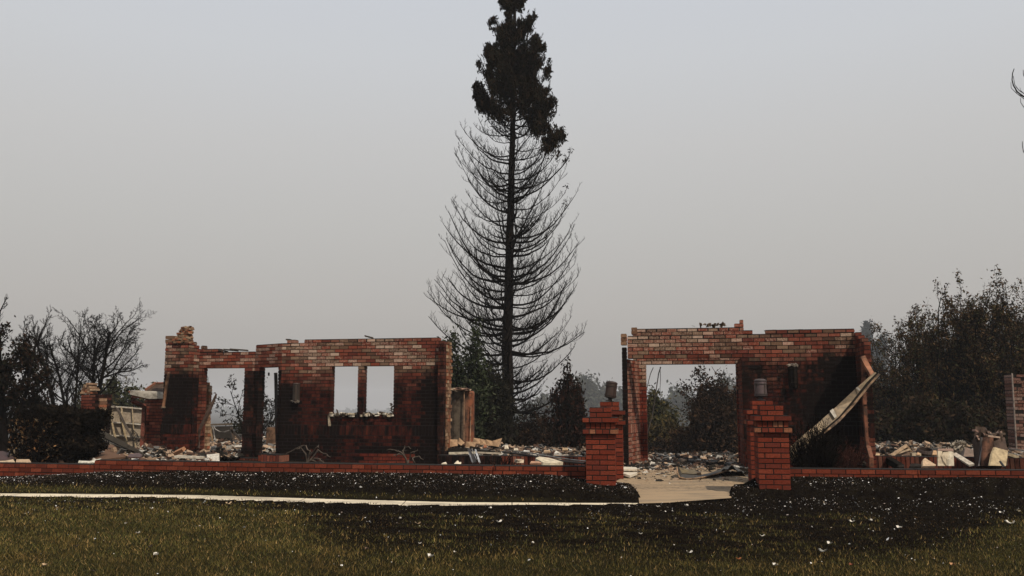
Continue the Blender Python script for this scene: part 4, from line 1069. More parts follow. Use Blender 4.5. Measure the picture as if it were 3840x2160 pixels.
# ================================================================ debris
TANP = (.46, .32, .20); CRM = (.60, .52, .40); WHT = (.62, .60, .56); BRN = (.14, .075, .045); BLK = (.014, .012, .010); GRY = (.16, .15, .135); RST = (.26, .10, .045)
def plate(mb, pts, th, col, col2=None):
    """a sheet with real thickness through photo-picked corners (px, py, depth); fan of triangles round its middle"""
    q = np.array([P(*p) for p in pts]); n = np.cross(q[1] - q[0], q[2] - q[0]); n /= np.linalg.norm(n)
    if n[1] > 0: n = -n
    c = q.mean(0); k = len(q)
    V = np.concatenate([q, [c], q - n * th, [c - n * th]])
    t = [[i, (i + 1) % k, k] for i in range(k)] + [[k + 1 + (i + 1) % k, k + 1 + i, 2 * k + 1] for i in range(k)]
    s_ = [[i, k + 1 + i, k + 1 + (i + 1) % k, (i + 1) % k] for i in range(k)]
    mb.add(V, s_, t, col)
def sheet(name, label, cat, pts, th=.02, col=TANP, mat=None, group=None, extra=None):
    mb = MB(); plate(mb, pts, th, col)
    p = P(*pts[0])
    if extra is None:
        o = mb.build(name, mat or M_DEBRIS)
        o.data.transform(__import__('mathutils').Matrix.Translation((-p[0], -p[1], -p[2]))); o.location = p
        return tag(o, label, cat, group, 'thing')
    root = thing(name, label, cat, tuple(p), group)
    attach(mb.build(extra[0], mat or M_DEBRIS), root)
    return root
def bar(mb, a, b, w_, h_, col, roll=0):
    a, b = np.array(a, float), np.array(b, float); d = b - a; L_ = np.linalg.norm(d); t = d / L_
    u = np.cross(t, [0, 1., 0]); u /= np.linalg.norm(u); v = np.cross(t, u)
    u, v = u * cos(roll) + v * sin(roll), -u * sin(roll) + v * cos(roll)
    mb.box((a + b) / 2, [t * L_ / 2, u * w_ / 2, v * h_ / 2], col)
def single(name, label, cat, mb, mat, p, group=None):
    o = mb.build(name, mat); o.data.transform(__import__('mathutils').Matrix.Translation((-p[0], -p[1], -p[2]))); o.location = p
    return tag(o, label, cat, group, 'thing')

# -- rubble: uncountable crumbs of plaster, tile and char
def rubble(name, label, x0, x1, d0, d1, zf, n, cols, wts, seed, sz=(.012, .05), cond=None):
    r = np.random.default_rng(seed); mb = MB()
    xs = np.arange(x0, x1 + .01, .12); ds = np.arange(d0, d1 + .01, .12)
    grid(mb, xs, ds, lambda X, D: zf(X, D) - .012 + .010 * wob(X * 6, D * 6), lambda X, D, Z: np.array([.045, .036, .028]) * (1 + .5 * wob(X * 4, D * 4))[..., None])
    X = r.uniform(x0, x1, n); D = r.uniform(d0, d1, n)
    if cond is not None: k = cond(X, D); X, D = X[k], D[k]
    n = len(X); Z = zf(X, D)
    a = norm(r.normal(size=(n, 3)) * [1, 1, .35]); b = norm(np.cross(a, norm(r.normal(size=(n, 3)) * [.4, .4, 1]))); c = np.cross(a, b)
    s_ = r.uniform(*sz, (n, 1)) * (1 + 1.5 * (r.random((n, 1)) < .06))
    A = np.stack([a * s_, b * s_ * r.uniform(.4, .9, (n, 1)), c * s_ * r.uniform(.08, .3, (n, 1))], 1)
    mb.bc = list(np.stack([X, D, Z + s_[:, 0] * .25], -1)); mb.ba = list(A); mb.bcol = list(pal(n, cols, wts, .3, r)); mb.bm = [(0, 0, 0)] * n
    return tag(mb.build(name, M_RUBBLE), label, 'rubble', kind='stuff')
RC = [(.36, .25, .17), (.48, .45, .40), (.015, .013, .011), (.09, .05, .035), (.10, .095, .09)]
rubble('rubble', 'ash and broken tile strewn through the doorway', 2.1, 5.2, 17.0, 21.6, lambda X, D: -.01 + .03 * np.clip((D - 17.5) / 1.5, 0, 1) + .035 * wob(X * 1.3, D * 1.1), 22000, RC, [.18, .08, .38, .16, .20], 201, (.010, .034), cond=lambda X, D: (X > 2.3 + (D - 17.6) * .08))
rubble('rubble', 'dark ash and grit spilling onto the walkway', 1.95, 4.5, 14.6, 17.2, lambda X, D: f_walk(D) - .004 + .0 * X, 3800, RC, [.2, .08, .4, .2, .12], 202, (.006, .022), cond=lambda X, D: (in_walk(X, D) & (np.random.default_rng(1).random(len(X)) < ((D - 14.4) / 2.8) ** 1.3)))
rubble('rubble', 'pale tile shards heaped behind the left openings', -8.2, -4.6, 20.8, 26, lambda X, D: .02 + .22 * np.exp(-((D - 25) / 2.0) ** 2) + .05 * wob(X * 1.7, D * 1.3), 17000, RC, [.34, .16, .28, .11, .11], 203, (.012, .045))
rubble('rubble', 'broken roof tile and ash between the two ruins', -1.3, 2.2, 17.3, 22, lambda X, D: .06 + .06 * np.clip((D - 17.5) / 4, 0, 1) + .13 * np.exp(-((X + .7) / .8) ** 2) + .05 * wob(X * 1.7, D * 1.3), 18000, RC, [.30, .13, .32, .14, .11], 204, (.010, .038))
rubble('rubble', 'broken plaster and ash heaped at the far right', 6.3, 11, 16.2, 22, lambda X, D: .17 + .08 * np.clip((D - 17.5) / 3, 0, 1) + .05 * wob(X * 1.7, D * 1.3), 18000, RC, [.27, .14, .34, .14, .11], 205, (.010, .038))
rubble('rubble', 'charred roofing and tile heaped at the far left', -10.5, -6.2, 16.4, 21, lambda X, D: .06 + .24 * np.exp(-((D - 18.6) / 1.1) ** 2 - ((X + 7.6) / 1.0) ** 2) + .03 * wob(X * 1.7, D * 1.3), 9500, RC, [.22, .15, .33, .2, .10], 206, (.012, .05))
rubble('rubble', 'ash and twigs in the bed behind the long garden wall', -6.9, 1.0, 15.4, 16.8, lambda X, D: .06 + .02 * wob(X * 1.7, D * 1.3), 3500, RC, [.1, .16, .44, .2, .10], 207, (.008, .028), cond=lambda X, D: D > f_wall(X) + .25)

# -- left: garage corner
OG = P(615, 1504, 21.3)[:2]
g0 = np.array([P(541, 1504, 21.6)[0], 21.6]); g1 = np.array([P(626, 1504, 21.2)[0], 21.2]); d = g1 - g0; l = np.linalg.norm(d); d /= l
root = thing('garage_corner', 'brick garage corner with rusty eave gutter behind the left pier', 'ruined wall', (g0[0], g0[1], 0))
bm, mm = MB(), MB()
zt = P(580, 1487, 21.4)[2]
brick_wall(bm, mm, g0, d, 0, l, -.05, zt, .2, lambda s, z: (None, .12, .14 + (.3 if abs(s - .12) < .07 and z < .8 else 0) + rng.normal(0, .06)), np.array([-d[1], d[0]]), soldier=[(-.05, .2)])
finish(root, bm, mm)
mb = MB()
plate(mb, [(479, 1466, 21.0), (500, 1492, 21.0), (560, 1496, 21.0), (617, 1494, 21.0), (617, 1478, 21.0), (560, 1475, 21.0)], .12, (.16, .055, .035)); attach(mb.build('eave_board', M_DEBRIS), root)
mb = MB()
plate(mb, [(490, 1463, 20.98), (497, 1465, 20.96), (560, 1480, 20.96), (617, 1479, 20.96), (617, 1469, 20.98), (560, 1466, 20.98)], .10, (.42, .38, .32)); attach(mb.build('gutter', M_METAL), root)
mb = MB()
plate(mb, [(545, 1464, 21.3), (583, 1438, 21.9), (626, 1437, 21.9), (626, 1468, 21.3)], .05, (.04, .022, .016)); bar(mb, P(545, 1462, 21.26), P(583, 1436, 21.86), .03, .05, (.25, .10, .06)); bar(mb, P(583, 1436, 21.86), P(626, 1435, 21.86), .03, .05, (.22, .08, .05)); attach(mb.build('roof_edge', M_DEBRIS), root)
mb = MB()
pipe_box(mb, [P(499, 1490, 21.1), P(500, 1505, 21.15), P(541, 1524, 21.35), P(537, 1600, 21.4), P(533, 1672, 21.4)], .085, .07, (.20, .06, .038)); attach(mb.build('downpipe', M_RUST), root)
mb = MB(); pipe_box(mb, [P(633, 1400, 19.9), P(626, 1430, 19.95), P(613, 1525, 20.0)], .05, .05, (.26, .13, .07)); bar(mb, P(606, 1527, 19.98), P(620, 1527, 19.98), .03, .03, (.2, .15, .1)); single('rusty_pipe', 'slanting rusty pipe along the outer edge of the left pier', 'pipe', mb, M_RUST, P(613, 1525, 20))
# brick chimney stub left of the garage door
s0 = np.array([P(303, 1504, 22.6)[0], 22.6]); s1_ = np.array([P(369, 1504, 22.3)[0], 22.3]); d = s1_ - s0; l = np.linalg.norm(d); d /= l
root = thing('chimney_stub', 'broken brick chimney stub rising behind the burnt hedge', 'chimney', (s0[0], s0[1], 0))
bm, mm = MB(), MB(); zt = P(340, 1476, 22.5)[2]
brick_wall(bm, mm, s0, d, 0, l, -.05, zt, .4, lambda s, z: (None, .14, .05 + .8 * sm(l * .55, l, s) * (1 - sm(1.4, 1.6, z)) + (.25 if z < .9 else 0)), np.array([-d[1], d[0]]))
finish(root, bm, mm)
r = np.random.default_rng(31); mb = MB()
for i in range(7):
    z = zt + .02 + i * .038; a_, b_ = .0 + .012 * i * i * .35, min(l * .66, .34)
    x = a_
    while x < b_:
        ln = r.uniform(.05, .13); c2 = s0 + d * (x + ln / 2); mb.box([c2[0], c2[1] + .15 + r.uniform(-.02, .02), z], [[ln * .55, 0, r.normal(0, .006)], [0, .14, 0], [0, 0, .020]], np.array(TAN[r.integers(5)]) * r.uniform(.8, 1.2)); x += ln
attach(mb.build('broken_top', M_STONE), root)
torn(root, s1_ + np.array([.01, 0]), d, 0, .06, .0, zt - .06, .2, np.array([-d[1], d[0]]), 33)
# garage door
root = thing('sectional_garage_panel', 'buckled beige sectional garage door leaning beside the brick garage corner', 'garage door', tuple(P(370, 1690, 23.6)))
DG = 23.6; lines = [1524, 1583, 1632, 1690]
for i in range(3):
    mb = MB(); y0, y1 = lines[i], lines[i + 1]
    plate(mb, [(372, y0, DG), (452, y0 + 1, DG), (534, y0 + 9, DG), (531, y1 + 3, DG), (450, y1, DG), (370, y1, DG)], .03, (.36, .30, .23)); attach(mb.build('door_panel', M_DEBRIS), root)
    mb = MB(); bar(mb, P(372, y0, DG - .05), P(455, y0 + 2, DG - .05), .03, .05, (.58, .54, .46)); bar(mb, P(455, y0 + 2, DG - .05), P(534, y0 + 9, DG - .05), .03, .05, (.55, .5, .42)); attach(mb.build('rail', M_DEBRIS), root)
for k, (xa, xb) in enumerate([(417, 442), (456, 482), (496, 510)]):
    mb = MB(); bar(mb, P(xa, 1526, DG - .06), P(xa + 3, 1580, DG - .07), .035 if k < 2 else .015, .04, (.50, .40, .26)); bar(mb, P(xa + 3, 1582, DG - .07), P(xb, 1690, DG - .10), .035 if k < 2 else .012, .04, (.46, .36, .22)); attach(mb.build('stile', M_DEBRIS), root)
mb = MB(); c3 = [(430, 1528), (440, 1530), (452, 1550), (475, 1600), (500, 1640), (526, 1652)]
for dx, dy in ((0, 0), (-9, -7)):
    q = np.array([P(x + dx, y + dy, 23.3) for x, y in c3]); tubes(mb, q[None], np.full((1, 6), .018), 5, (.06, .045, .035))
q = np.array([P(x, y, 23.2) for x, y in [(398, 1530), (410, 1522), (425, 1521), (433, 1528)]]); tubes(mb, q[None], np.full((1, 4), .014), 5, (.12, .10, .08))
single('door_track', 'bent dark door tracks slanting across the garage door', 'door track', mb, M_METAL, P(430, 1528, 23.3))
mb = MB(); r = np.random.default_rng(35)
for k in range(7):
    th = np.linspace(0, 2 * pi, 14); c = P(495 + k * 4, 1625 + k * 5, 22.8); q = np.stack([c[0] + .06 * np.cos(th) * r.uniform(.5, 1.2), np.full(14, 22.8) + .02 * np.sin(th), c[2] + .11 * np.sin(th)], -1); tubes(mb, q[None], np.full((1, 14), .008), 4, BLK)
bar(mb, P(476, 1655, 22.8), P(528, 1650, 22.8), .03, .03, (.05, .04, .03)); bar(mb, P(494, 1662, 22.7), P(528, 1646, 22.7), .02, .03, (.1, .08, .06))
single('door_spring', 'tangled black spring and opener remains before the garage door', 'door spring', mb, M_METAL, P(500, 1655, 22.8))
sheet('ceiling_scrap', 'curled cream plaster scrap hanging at the left of the garage door', 'plaster scrap', [(377, 1556, 23.2), (390, 1551, 23.1), (414, 1566, 23.0), (400, 1569, 23.0)], .02, (.62, .50, .34))
mb = MB(); bar(mb, P(380, 1566, 23.2), P(386, 1622, 23.2), .04, .03, (.44, .34, .2)); bar(mb, P(386, 1566, 23.18), P(383, 1622, 23.18), .03, .03, (.5, .4, .26)); single('door_post', 'thin tan upright post at the left of the garage door', 'post', mb, M_DEBRIS, P(385, 1622, 23.2))
def gutter_channel(name, label, path, w_, h_, col, lip, taper=None, seed=1):
    """open sheet-metal channel: bottom, two sides and rolled lips along a path"""
    q = np.array([P(*p) for p in path]); k = len(q); T = norm(np.gradient(q, axis=0))
    u = norm(np.cross(T, [0, 1., 0])); v = np.cross(T, u)
    if u[0, 2] < 0: u = -u
    root = thing(name, label, 'gutter', tuple(q[0]))
    tp = np.ones(k) if taper is None else np.array(taper)
    def strip(nm, a, b, colr, th=.006):
        mb = MB(); A = np.array([q[i] + u[i] * a[0] * tp[i] + v[i] * a[1] for i in range(k)]); B = np.array([q[i] + u[i] * b[0] * tp[i] + v[i] * b[1] for i in range(k)])
        n = norm(np.cross(T, B - A)); V = np.concatenate([A, B, A + n * th, B + n * th]); i = np.arange(k - 1)
        Q = np.concatenate([np.stack([i, i + 1, k + i + 1, k + i], -1), np.stack([2 * k + i, 3 * k + i, 3 * k + i + 1, 2 * k + i + 1], -1), np.stack([i, 2 * k + i, 2 * k + i + 1, i + 1], -1), np.stack([k + i, k + i + 1, 3 * k + i + 1, 3 * k + i], -1)])
        mb.add(V, Q, None, colr); attach(mb.build(nm, M_METAL), root)
    strip('back_face', (0, 0), (w_, 0), col)
    strip('front_lip', (0, 0), (-lip * .15, -h_), lip_c)
    strip('lower_face', (-lip, -h_ * .2), (-.012, -h_ * 1.0), tuple(np.array(col) * .9))
lip_c = (.05, .04, .03)
gutter_channel('fallen_gutter', 'dark fallen gutter slanting down from the hedge over the roof debris', [(340, 1617, 18.9), (390, 1640, 18.6), (450, 1670, 18.3), (505, 1694, 18.0), (558, 1716, 17.7)], .085, .10, (.09, .075, .055), .05, [1, 1.3, 1.2, .8, .35])
mb = MB(); bar(mb, P(338, 1624, 18.85), P(470, 1684, 18.3), .02, .03, (.62, .56, .46)); bar(mb, P(342, 1607, 18.95), P(352, 1613, 18.9), .02, .04, (.66, .6, .5)); single('metal_strip', 'thin pale metal strip along the slanting fallen gutter at left', 'metal strip', mb, M_METAL, P(338, 1624, 18.85))
sheet('roof_sheet', 'large brown charred roof sheet lying below the garage door', 'roof sheet', [(258, 1720, 17.4), (300, 1693, 18.2), (365, 1672, 19.0), (430, 1667, 19.2), (505, 1690, 18.6), (470, 1712, 17.6), (390, 1722, 17.1)], .04, (.15, .085, .055), M_RUBBLE)
sheet('roof_sheet', 'small dull maroon curved sheet under the end of the fallen gutter', 'roof sheet', [(478, 1712, 17.0), (486, 1702, 17.3), (520, 1698, 17.4), (535, 1706, 17.2), (525, 1714, 17.0)], .03, (.12, .07, .065), M_METAL)
sheet('paper_sheet', 'pale torn sheet with a pointed corner at the step of the garden wall', 'paper sheet', [(293, 1734, 15.75), (296, 1727, 15.9), (345, 1729, 15.9), (380, 1718, 15.9), (358, 1732, 15.7), (330, 1735, 15.65)], .015, (.66, .62, .52))
sheet('paper_sheet', 'crumpled tan sheet on the wall end at the left edge', 'paper sheet', [(-30, 1752, 16.0), (-20, 1728, 16.2), (20, 1727, 16.2), (50, 1722, 16.2), (57, 1735, 16.0), (30, 1744, 15.9)], .02, (.52, .40, .27))
sheet('paper_sheet', 'tan plasterboard piece under the burnt hedge stems', 'paper sheet', [(58, 1740, 16.1), (62, 1722, 16.4), (110, 1722, 16.4), (118, 1735, 16.1)], .02, (.50, .36, .24))
sheet('metal_hood', 'dull maroon curved metal sheet at the left edge', 'metal sheet', [(-40, 1722, 16.6), (-30, 1692, 17.0), (10, 1691, 17.0), (42, 1699, 16.8), (55, 1720, 16.5), (20, 1726, 16.4)], .03, (.075, .035, .032), M_METAL)
mb = MB(); bar(mb, P(657, 1700, 16.9), P(690, 1684, 16.8), .065, .09, (.42, .22, .12), .4); single('loose_brick', 'single loose orange brick tilted before the left pier', 'brick', mb, M_LOWBRICK, P(657, 1700, 16.9))
mb = MB(); bar(mb, P(660, 1712, 16.6), P(760, 1716, 16.5), .04, .12, (.58, .52, .42)); single('white_board', 'long whitish board lying at the foot of the left pier', 'board', mb, M_DEBRIS, P(660, 1714, 16.6))
# burnt frames seen in the left opening
root = thing('burnt_appliance', 'blackened box-like frame with a hanging hose behind the left opening', 'appliance', tuple(P(825, 1640, 24)))
mb = MB(); plate(mb, [(784, 1640, 24.3), (780, 1600, 24.3), (860, 1598, 24.3), (868, 1645, 24.3)], .3, (.03, .026, .022)); attach(mb.build('body', M_METAL), root)
mb = MB()
for a_, b_, w_, cc in (((788, 1598), (797, 1655), .05, (.42, .28, .16)), ((797, 1600), (808, 1652), .02, (.5, .46, .4)), ((868, 1603), (878, 1652), .05, (.12, .09, .07)), ((783, 1593), (870, 1590), .05, (.14, .11, .08)), ((866, 1612), (905, 1650), .06, (.05, .04, .035))):
    bar(mb, P(*a_, 23.9), P(*b_, 23.9), w_, .04, cc)
attach(mb.build('frame_bars', M_METAL), root)
mb = MB(); q = np.array([P(x, y, 23.8) for x, y in [(800, 1598), (808, 1610), (822, 1618), (842, 1620), (860, 1614)]]); tubes(mb, q[None], np.full((1, 5), .02), 5, (.18, .17, .16)); attach(mb.build('hose', M_METAL), root)
# leaning conduit, narrow-opening downpipe, cage
mb = MB(); q = np.array([P(x, y, 20.3) for x, y in [(801, 1474), (808, 1473), (811, 1478), (800, 1505), (775, 1560), (758, 1592), (748, 1615), (746, 1680)]]); tubes(mb, q[None], np.array([[.012, .014, .02, .035, .05, .04, .035, .03]]), 6, (.09, .055, .04)); single('bent_conduit', 'bent rusty strip leaning in the wide left opening', 'metal strip', mb, M_RUST, P(746, 1680, 20.3))
mb = MB(); pipe_box(mb, [P(1008, 1400, 20.6), P(1034, 1400, 20.6), P(1035, 1430, 20.6), P(1037, 1560, 20.6), P(1041, 1700, 20.6)], .07, .05, (.025, .02, .018)); bar(mb, P(1008, 1397, 20.6), P(1008, 1409, 20.6), .03, .05, BLK); single('black_downpipe', 'black downpipe with a hooked top in the narrow left opening', 'pipe', mb, M_METAL, P(1041, 1700, 20.6))
sheet('rusty_cabinet', 'rust brown cabinet standing behind the narrow left opening', 'cabinet', [(998, 1668, 23.5), (1000, 1603, 23.5), (1033, 1602, 23.5), (1034, 1668, 23.5)], .45, (.17, .095, .055), M_RUST)
mb = MB(); c = P(772, 1432, 21.2)
for t in np.linspace(0, 2 * pi, 8)[:-1]:
    q = np.array([c + [.055 * cos(t), .055 * sin(t), 0], c + [.05 * cos(t), .05 * sin(t), .10], c + [.02 * cos(t), .02 * sin(t), .16]]); tubes(mb, q[None], np.full((1, 3), .003), 4, (.3, .3, .3))
for h, rr in ((.0, .055), (.05, .053), (.10, .05), (.16, .02)):
    t = np.linspace(0, 2 * pi, 14); q = np.stack([c[0] + rr * np.cos(t), c[1] + rr * np.sin(t), np.full(14, c[2] + h)], -1); tubes(mb, q[None], np.full((1, 14), .003), 4, (.3, .3, .3))
single('wire_cage', 'small grey wire cage on top of the torn wall in the left opening', 'wire cage', mb, M_METAL, c)

# -- middle: water tank, tiles, poles
root = thing('water_tank', 'tall rusty water tank behind the torn end of the window wall', 'water tank', tuple(P(1733, 1655, 20.6)))
mb = MB(); n = 16; c = P(1733, 1660, 20.8); hx = 45 / F * 20.6; zt = P(1733, 1466, 20.6)[2]
an = np.linspace(0, 2 * pi, n + 1)[:-1]
shape = np.stack([np.sign(np.cos(an)) * np.abs(np.cos(an)) ** .5 * hx, np.sign(np.sin(an)) * np.abs(np.sin(an)) ** .5 * .28], -1)
V = [];
zz = [c[2] - .05, .5, 1.0, zt - .05, zt]
for j, z in enumerate(zz):
    f = .93 if j == len(zz) - 1 else 1
    V += [[c[0] + x * f, c[1] + .1 + y * f, z] for x, y in shape]
q = [[j * n + i, j * n + (i + 1) % n, (j + 1) * n + (i + 1) % n, (j + 1) * n + i] for j in range(len(zz) - 1) for i in range(n)]
V += [[c[0], c[1] + .1, zt + .01]]; t = [[(len(zz) - 1) * n + i, (len(zz) - 1) * n + (i + 1) % n, len(zz) * n] for i in range(n)]
V = np.array(V); cl = np.where((V[:, 0:1] > c[0] + .03), np.array([.22, .075, .035]), np.array([.11, .085, .06])); mb.add(V, q, t, cl)
attach(mb.build('casing', M_RUST), root)
mb = MB(); bar(mb, P(1741, 1470, 20.52), P(1740, 1655, 20.50), .018, .02, (.34, .2, .12)); bar(mb, P(1766, 1524, 20.6), P(1763, 1658, 20.58), .018, .02, (.42, .28, .18)); attach(mb.build('seam', M_RUST), root)
mb = MB(); r = np.random.default_rng(36)
for i in range(30):
    p = P(r.uniform(1688, 1768), r.uniform(1455, 1464) + 0, 20.6 + r.uniform(-.1, .3)); a = r.uniform(0, pi); s_ = r.uniform(.03, .09); mb.box(p, [[cos(a) * s_, sin(a) * s_, r.normal(0, .012)], [-sin(a) * s_ * .6, cos(a) * s_ * .6, 0], [0, 0, .008]], [(.5, .38, .28), (.34, .2, .14), (.2, .13, .1)][i % 3])
attach(mb.build('debris_cap', M_DEBRIS), root)
TL = [((1686, 1676), (1683, 1647), (1716, 1648), (1716, 1672), 19.5, 'tan roof tile upright against the torn wall end'), ((1717, 1662), (1722, 1641), (1743, 1660), (1729, 1671), 19.2, 'pointed tan tile shard leaning beside the rusty tank'),
      ((1744, 1682), (1748, 1656), (1785, 1658), (1780, 1682), 19.3, 'square greyish tan roof tile below the rusty tank'), ((1774, 1662), (1776, 1642), (1800, 1645), (1800, 1664), 20.2, 'tan roof tile just right of the rusty tank'),
      ((1799, 1668), (1801, 1646), (1822, 1650), (1822, 1670), 20.2, 'second tan roof tile right of the rusty tank'), ((1822, 1670), (1823, 1648), (1848, 1654), (1848, 1672), 20.2, 'third tan roof tile right of the rusty tank'),
      ((1848, 1672), (1849, 1653), (1883, 1643), (1870, 1676), 20.2, 'tan roof tile with raised corner at the foot of the redwood')]
for a_, b_, c_, d_, D, lab in TL:
    sheet('roof_tile', lab, 'roof tile', [(*a_, D), (*b_, D), (*c_, D + .05), (*d_, D - .05)], .02, np.array([.42, .27, .16]) * rng.uniform(.8, 1.15), group='tan roof tiles standing in the rubble')
r = np.random.default_rng(37)
mb = MB(); plate(mb, [(1682, 1700, 18.3), (1680, 1680, 18.4), (1740, 1678, 18.5), (1800, 1686, 18.5), (1880, 1694, 18.3), (1870, 1702, 18.1)], .3, BLK); single('charred_timber', 'black charred timber mass under the tan tiles', 'timber', mb, M_CHAR, P(1682, 1700, 18.3))
mb = MB(); bar(mb, P(1683, 1700, 17.2), P(1790, 1697, 17.2), .04, .05, (.55, .48, .36)); bar(mb, P(1790, 1697, 17.2), P(1880, 1701, 17.1), .03, .05, (.50, .42, .32)); single('white_board', 'long cream strip on the sooty foundation', 'board', mb, M_DEBRIS, P(1683, 1700, 17.2))
mb = MB(); bar(mb, P(1783, 1687, 16.2), P(1799, 1734, 15.8), .03, .03, (.60, .60, .60)); single('metal_pole', 'short bright metal tube leaning on the foundation', 'metal tube', mb, M_METAL, P(1783, 1687, 16.2))
mb = MB(); bar(mb, P(1758, 1685, 16.3), P(1782, 1734, 15.9), .05, .03, (.05, .045, .045)); bar(mb, P(1757, 1690, 16.3), P(1772, 1734, 15.8), .02, .03, (.25, .25, .26)); bar(mb, P(1770, 1684, 16.25), P(1786, 1722, 15.9), .012, .02, (.3, .3, .3)); single('twisted_metal', 'dark twisted metal frame leaning beside the bright tube', 'metal scrap', mb, M_METAL, P(1758, 1685, 16.3))
mb = MB(); q = np.array([P(x, y, D) for x, y, D in [(1885, 1695, 17.0), (1960, 1703, 16.8), (2040, 1717, 16.4), (2120, 1730, 15.9), (2192, 1738, 15.3)]]); tubes(mb, q[None], np.full((1, 5), .022), 6, (.025, .022, .022)); q[:, 2] += .03; q[:, 0] += .1; tubes(mb, q[None], np.full((1, 5), .012), 5, (.2, .2, .19)); single('black_pipe', 'long thin black pipe sloping down to the front left pillar', 'pipe', mb, M_METAL, P(1885, 1695, 17))
root = sheet('dented_hatch', 'dented white door-like panel lying before the foundation', 'panel', [(2008, 1718, 15.9), (2022, 1712, 16.3), (2105, 1722, 16.2), (2112, 1733, 15.9), (2060, 1737, 15.7), (2035, 1734, 15.7)], .05, (.62, .54, .40))
sheet('carton', 'small cream carton in the bed behind the garden wall', 'carton', [(1940, 1736, 15.2), (1941, 1724, 15.2), (1965, 1724, 15.25), (1963, 1736, 15.2)], .12, (.50, .40, .29))
sheet('tile_shard', 'reddish cream tile shard beside the white dented panel', 'tile shard', [(1988, 1735, 15.3), (1992, 1729, 15.4), (2020, 1730, 15.5), (2032, 1736, 15.3)], .03, (.50, .28, .18))
sheet('tile_shard', 'cream shard with a flat top on the garden wall at the foundation corner', 'tile shard', [(1655, 1739, 14.25), (1661, 1735, 14.3), (1672, 1732, 14.32), (1677, 1740, 14.25)], .03, (.66, .58, .44))
sheet('tile_shard', 'pointed cream shard standing on the garden wall', 'tile shard', [(1706, 1739, 14.2), (1718, 1727, 14.25), (1722, 1733, 14.26), (1730, 1732, 14.26), (1729, 1740, 14.2)], .03, (.66, .58, .44))

# -- doorway
sheet('stone_slab', 'upper cream stone slab stacked behind the left pillars', 'stone slab', [(2333, 1762, 15.9), (2336, 1756, 16.4), (2384, 1758, 16.4), (2390, 1762, 15.9), (2388, 1765, 15.85), (2334, 1765, 15.85)], .03, (.58, .52, .42), M_CONC)
sheet('stone_slab', 'lower cracked cream stone slab stacked behind the left pillars', 'stone slab', [(2333, 1776, 15.5), (2335, 1767, 16.0), (2385, 1768, 16.0), (2390, 1772, 15.7), (2362, 1783, 15.4), (2345, 1777, 15.45)], .04, (.60, .54, .44), M_CONC)
mb = MB(); q = [(2405, 1672), (2405, 1685)]
plate(mb, [(2399, 1684, 24), (2400, 1671, 24), (2420, 1671, 24), (2418, 1683, 24), (2410, 1686, 24)], .35, (.34, .29, .22)); bar(mb, P(2415, 1680, 24), P(2417, 1703, 24), .03, .3, (.32, .27, .2)); single('garden_bench', 'small weathered concrete bench end at the left door jamb', 'bench', mb, M_CONC, P(2410, 1703, 24))
root = thing('fallen_trough', 'bent metal awning sheet lying across the doorway floor', 'metal sheet', tuple(P(2600, 1795, 15.6)))
mb = MB()
lo = [(2538, 1752, 15.55), (2541, 1775, 15.35), (2548, 1790, 15.25), (2572, 1796, 15.2), (2610, 1794, 15.25), (2650, 1787, 15.4), (2700, 1773, 15.6), (2742, 1760, 15.8)]
up = [(2545, 1750, 15.85), (2552, 1768, 15.95), (2560, 1776, 16.0), (2590, 1778, 16.05), (2632, 1779, 16.1), (2660, 1774, 16.15), (2705, 1758, 16.2), (2745, 1748, 16.25)]
A = np.array([P(*p) for p in lo]); B = np.array([P(*p) for p in up]); k = len(A); i = np.arange(k - 1)
mb.add(np.concatenate([A, B, A - [0, 0, .01], B - [0, 0, .01]]), np.concatenate([np.stack([i, i + 1, k + i + 1, k + i], -1), np.stack([2 * k + i, 3 * k + i, 3 * k + i + 1, 2 * k + i + 1], -1)]), None, (.045, .04, .03)); attach(mb.build('floor_sheet', M_METAL), root)
mb = MB(); tubes(mb, A[None], np.full((1, k), .014), 5, (.30, .19, .11)); attach(mb.build('rolled_edge', M_RUST), root)
mb = MB(); plate(mb, [(2556, 1774, 15.95), (2546, 1752, 16.1), (2578, 1758, 16.25), (2604, 1762, 16.3), (2632, 1778, 16.05), (2590, 1777, 15.95)], .012, (.17, .13, .07)); attach(mb.build('olive_face', M_METAL), root)
mb = MB(); r = np.random.default_rng(38)
xs_ = np.linspace(0, 1, 16); ys_ = np.linspace(0, 1, 7); X, Y = np.meshgrid(xs_, ys_)
G = np.array([[P(2700 + 112 * x, 1776 - 0 * x - 12 * y, 15.7 + .9 * y) for x in xs_] for y in ys_]); G[..., 2] = .015 + .17 * np.sin(np.clip(X * 1.25, 0, 1) * pi) ** .8 * (1 - .5 * Y) * (1 - X * .5) + .03 * np.sin(X * 19 + Y * 5)
mb.add(np.concatenate([G.reshape(-1, 3), G.reshape(-1, 3) - [0, 0, .012]]), np.concatenate([(lambda i: np.stack([i, i + 1, i + 17, i + 16], -1))((np.arange(6)[:, None] * 16 + np.arange(15)[None]).ravel())] + [(lambda i: np.stack([i, i + 16, i + 17, i + 1], -1) + 112)((np.arange(6)[:, None] * 16 + np.arange(15)[None]).ravel())]), None, (.075, .075, .07)); attach(mb.build('crumpled_end', M_METAL), root)
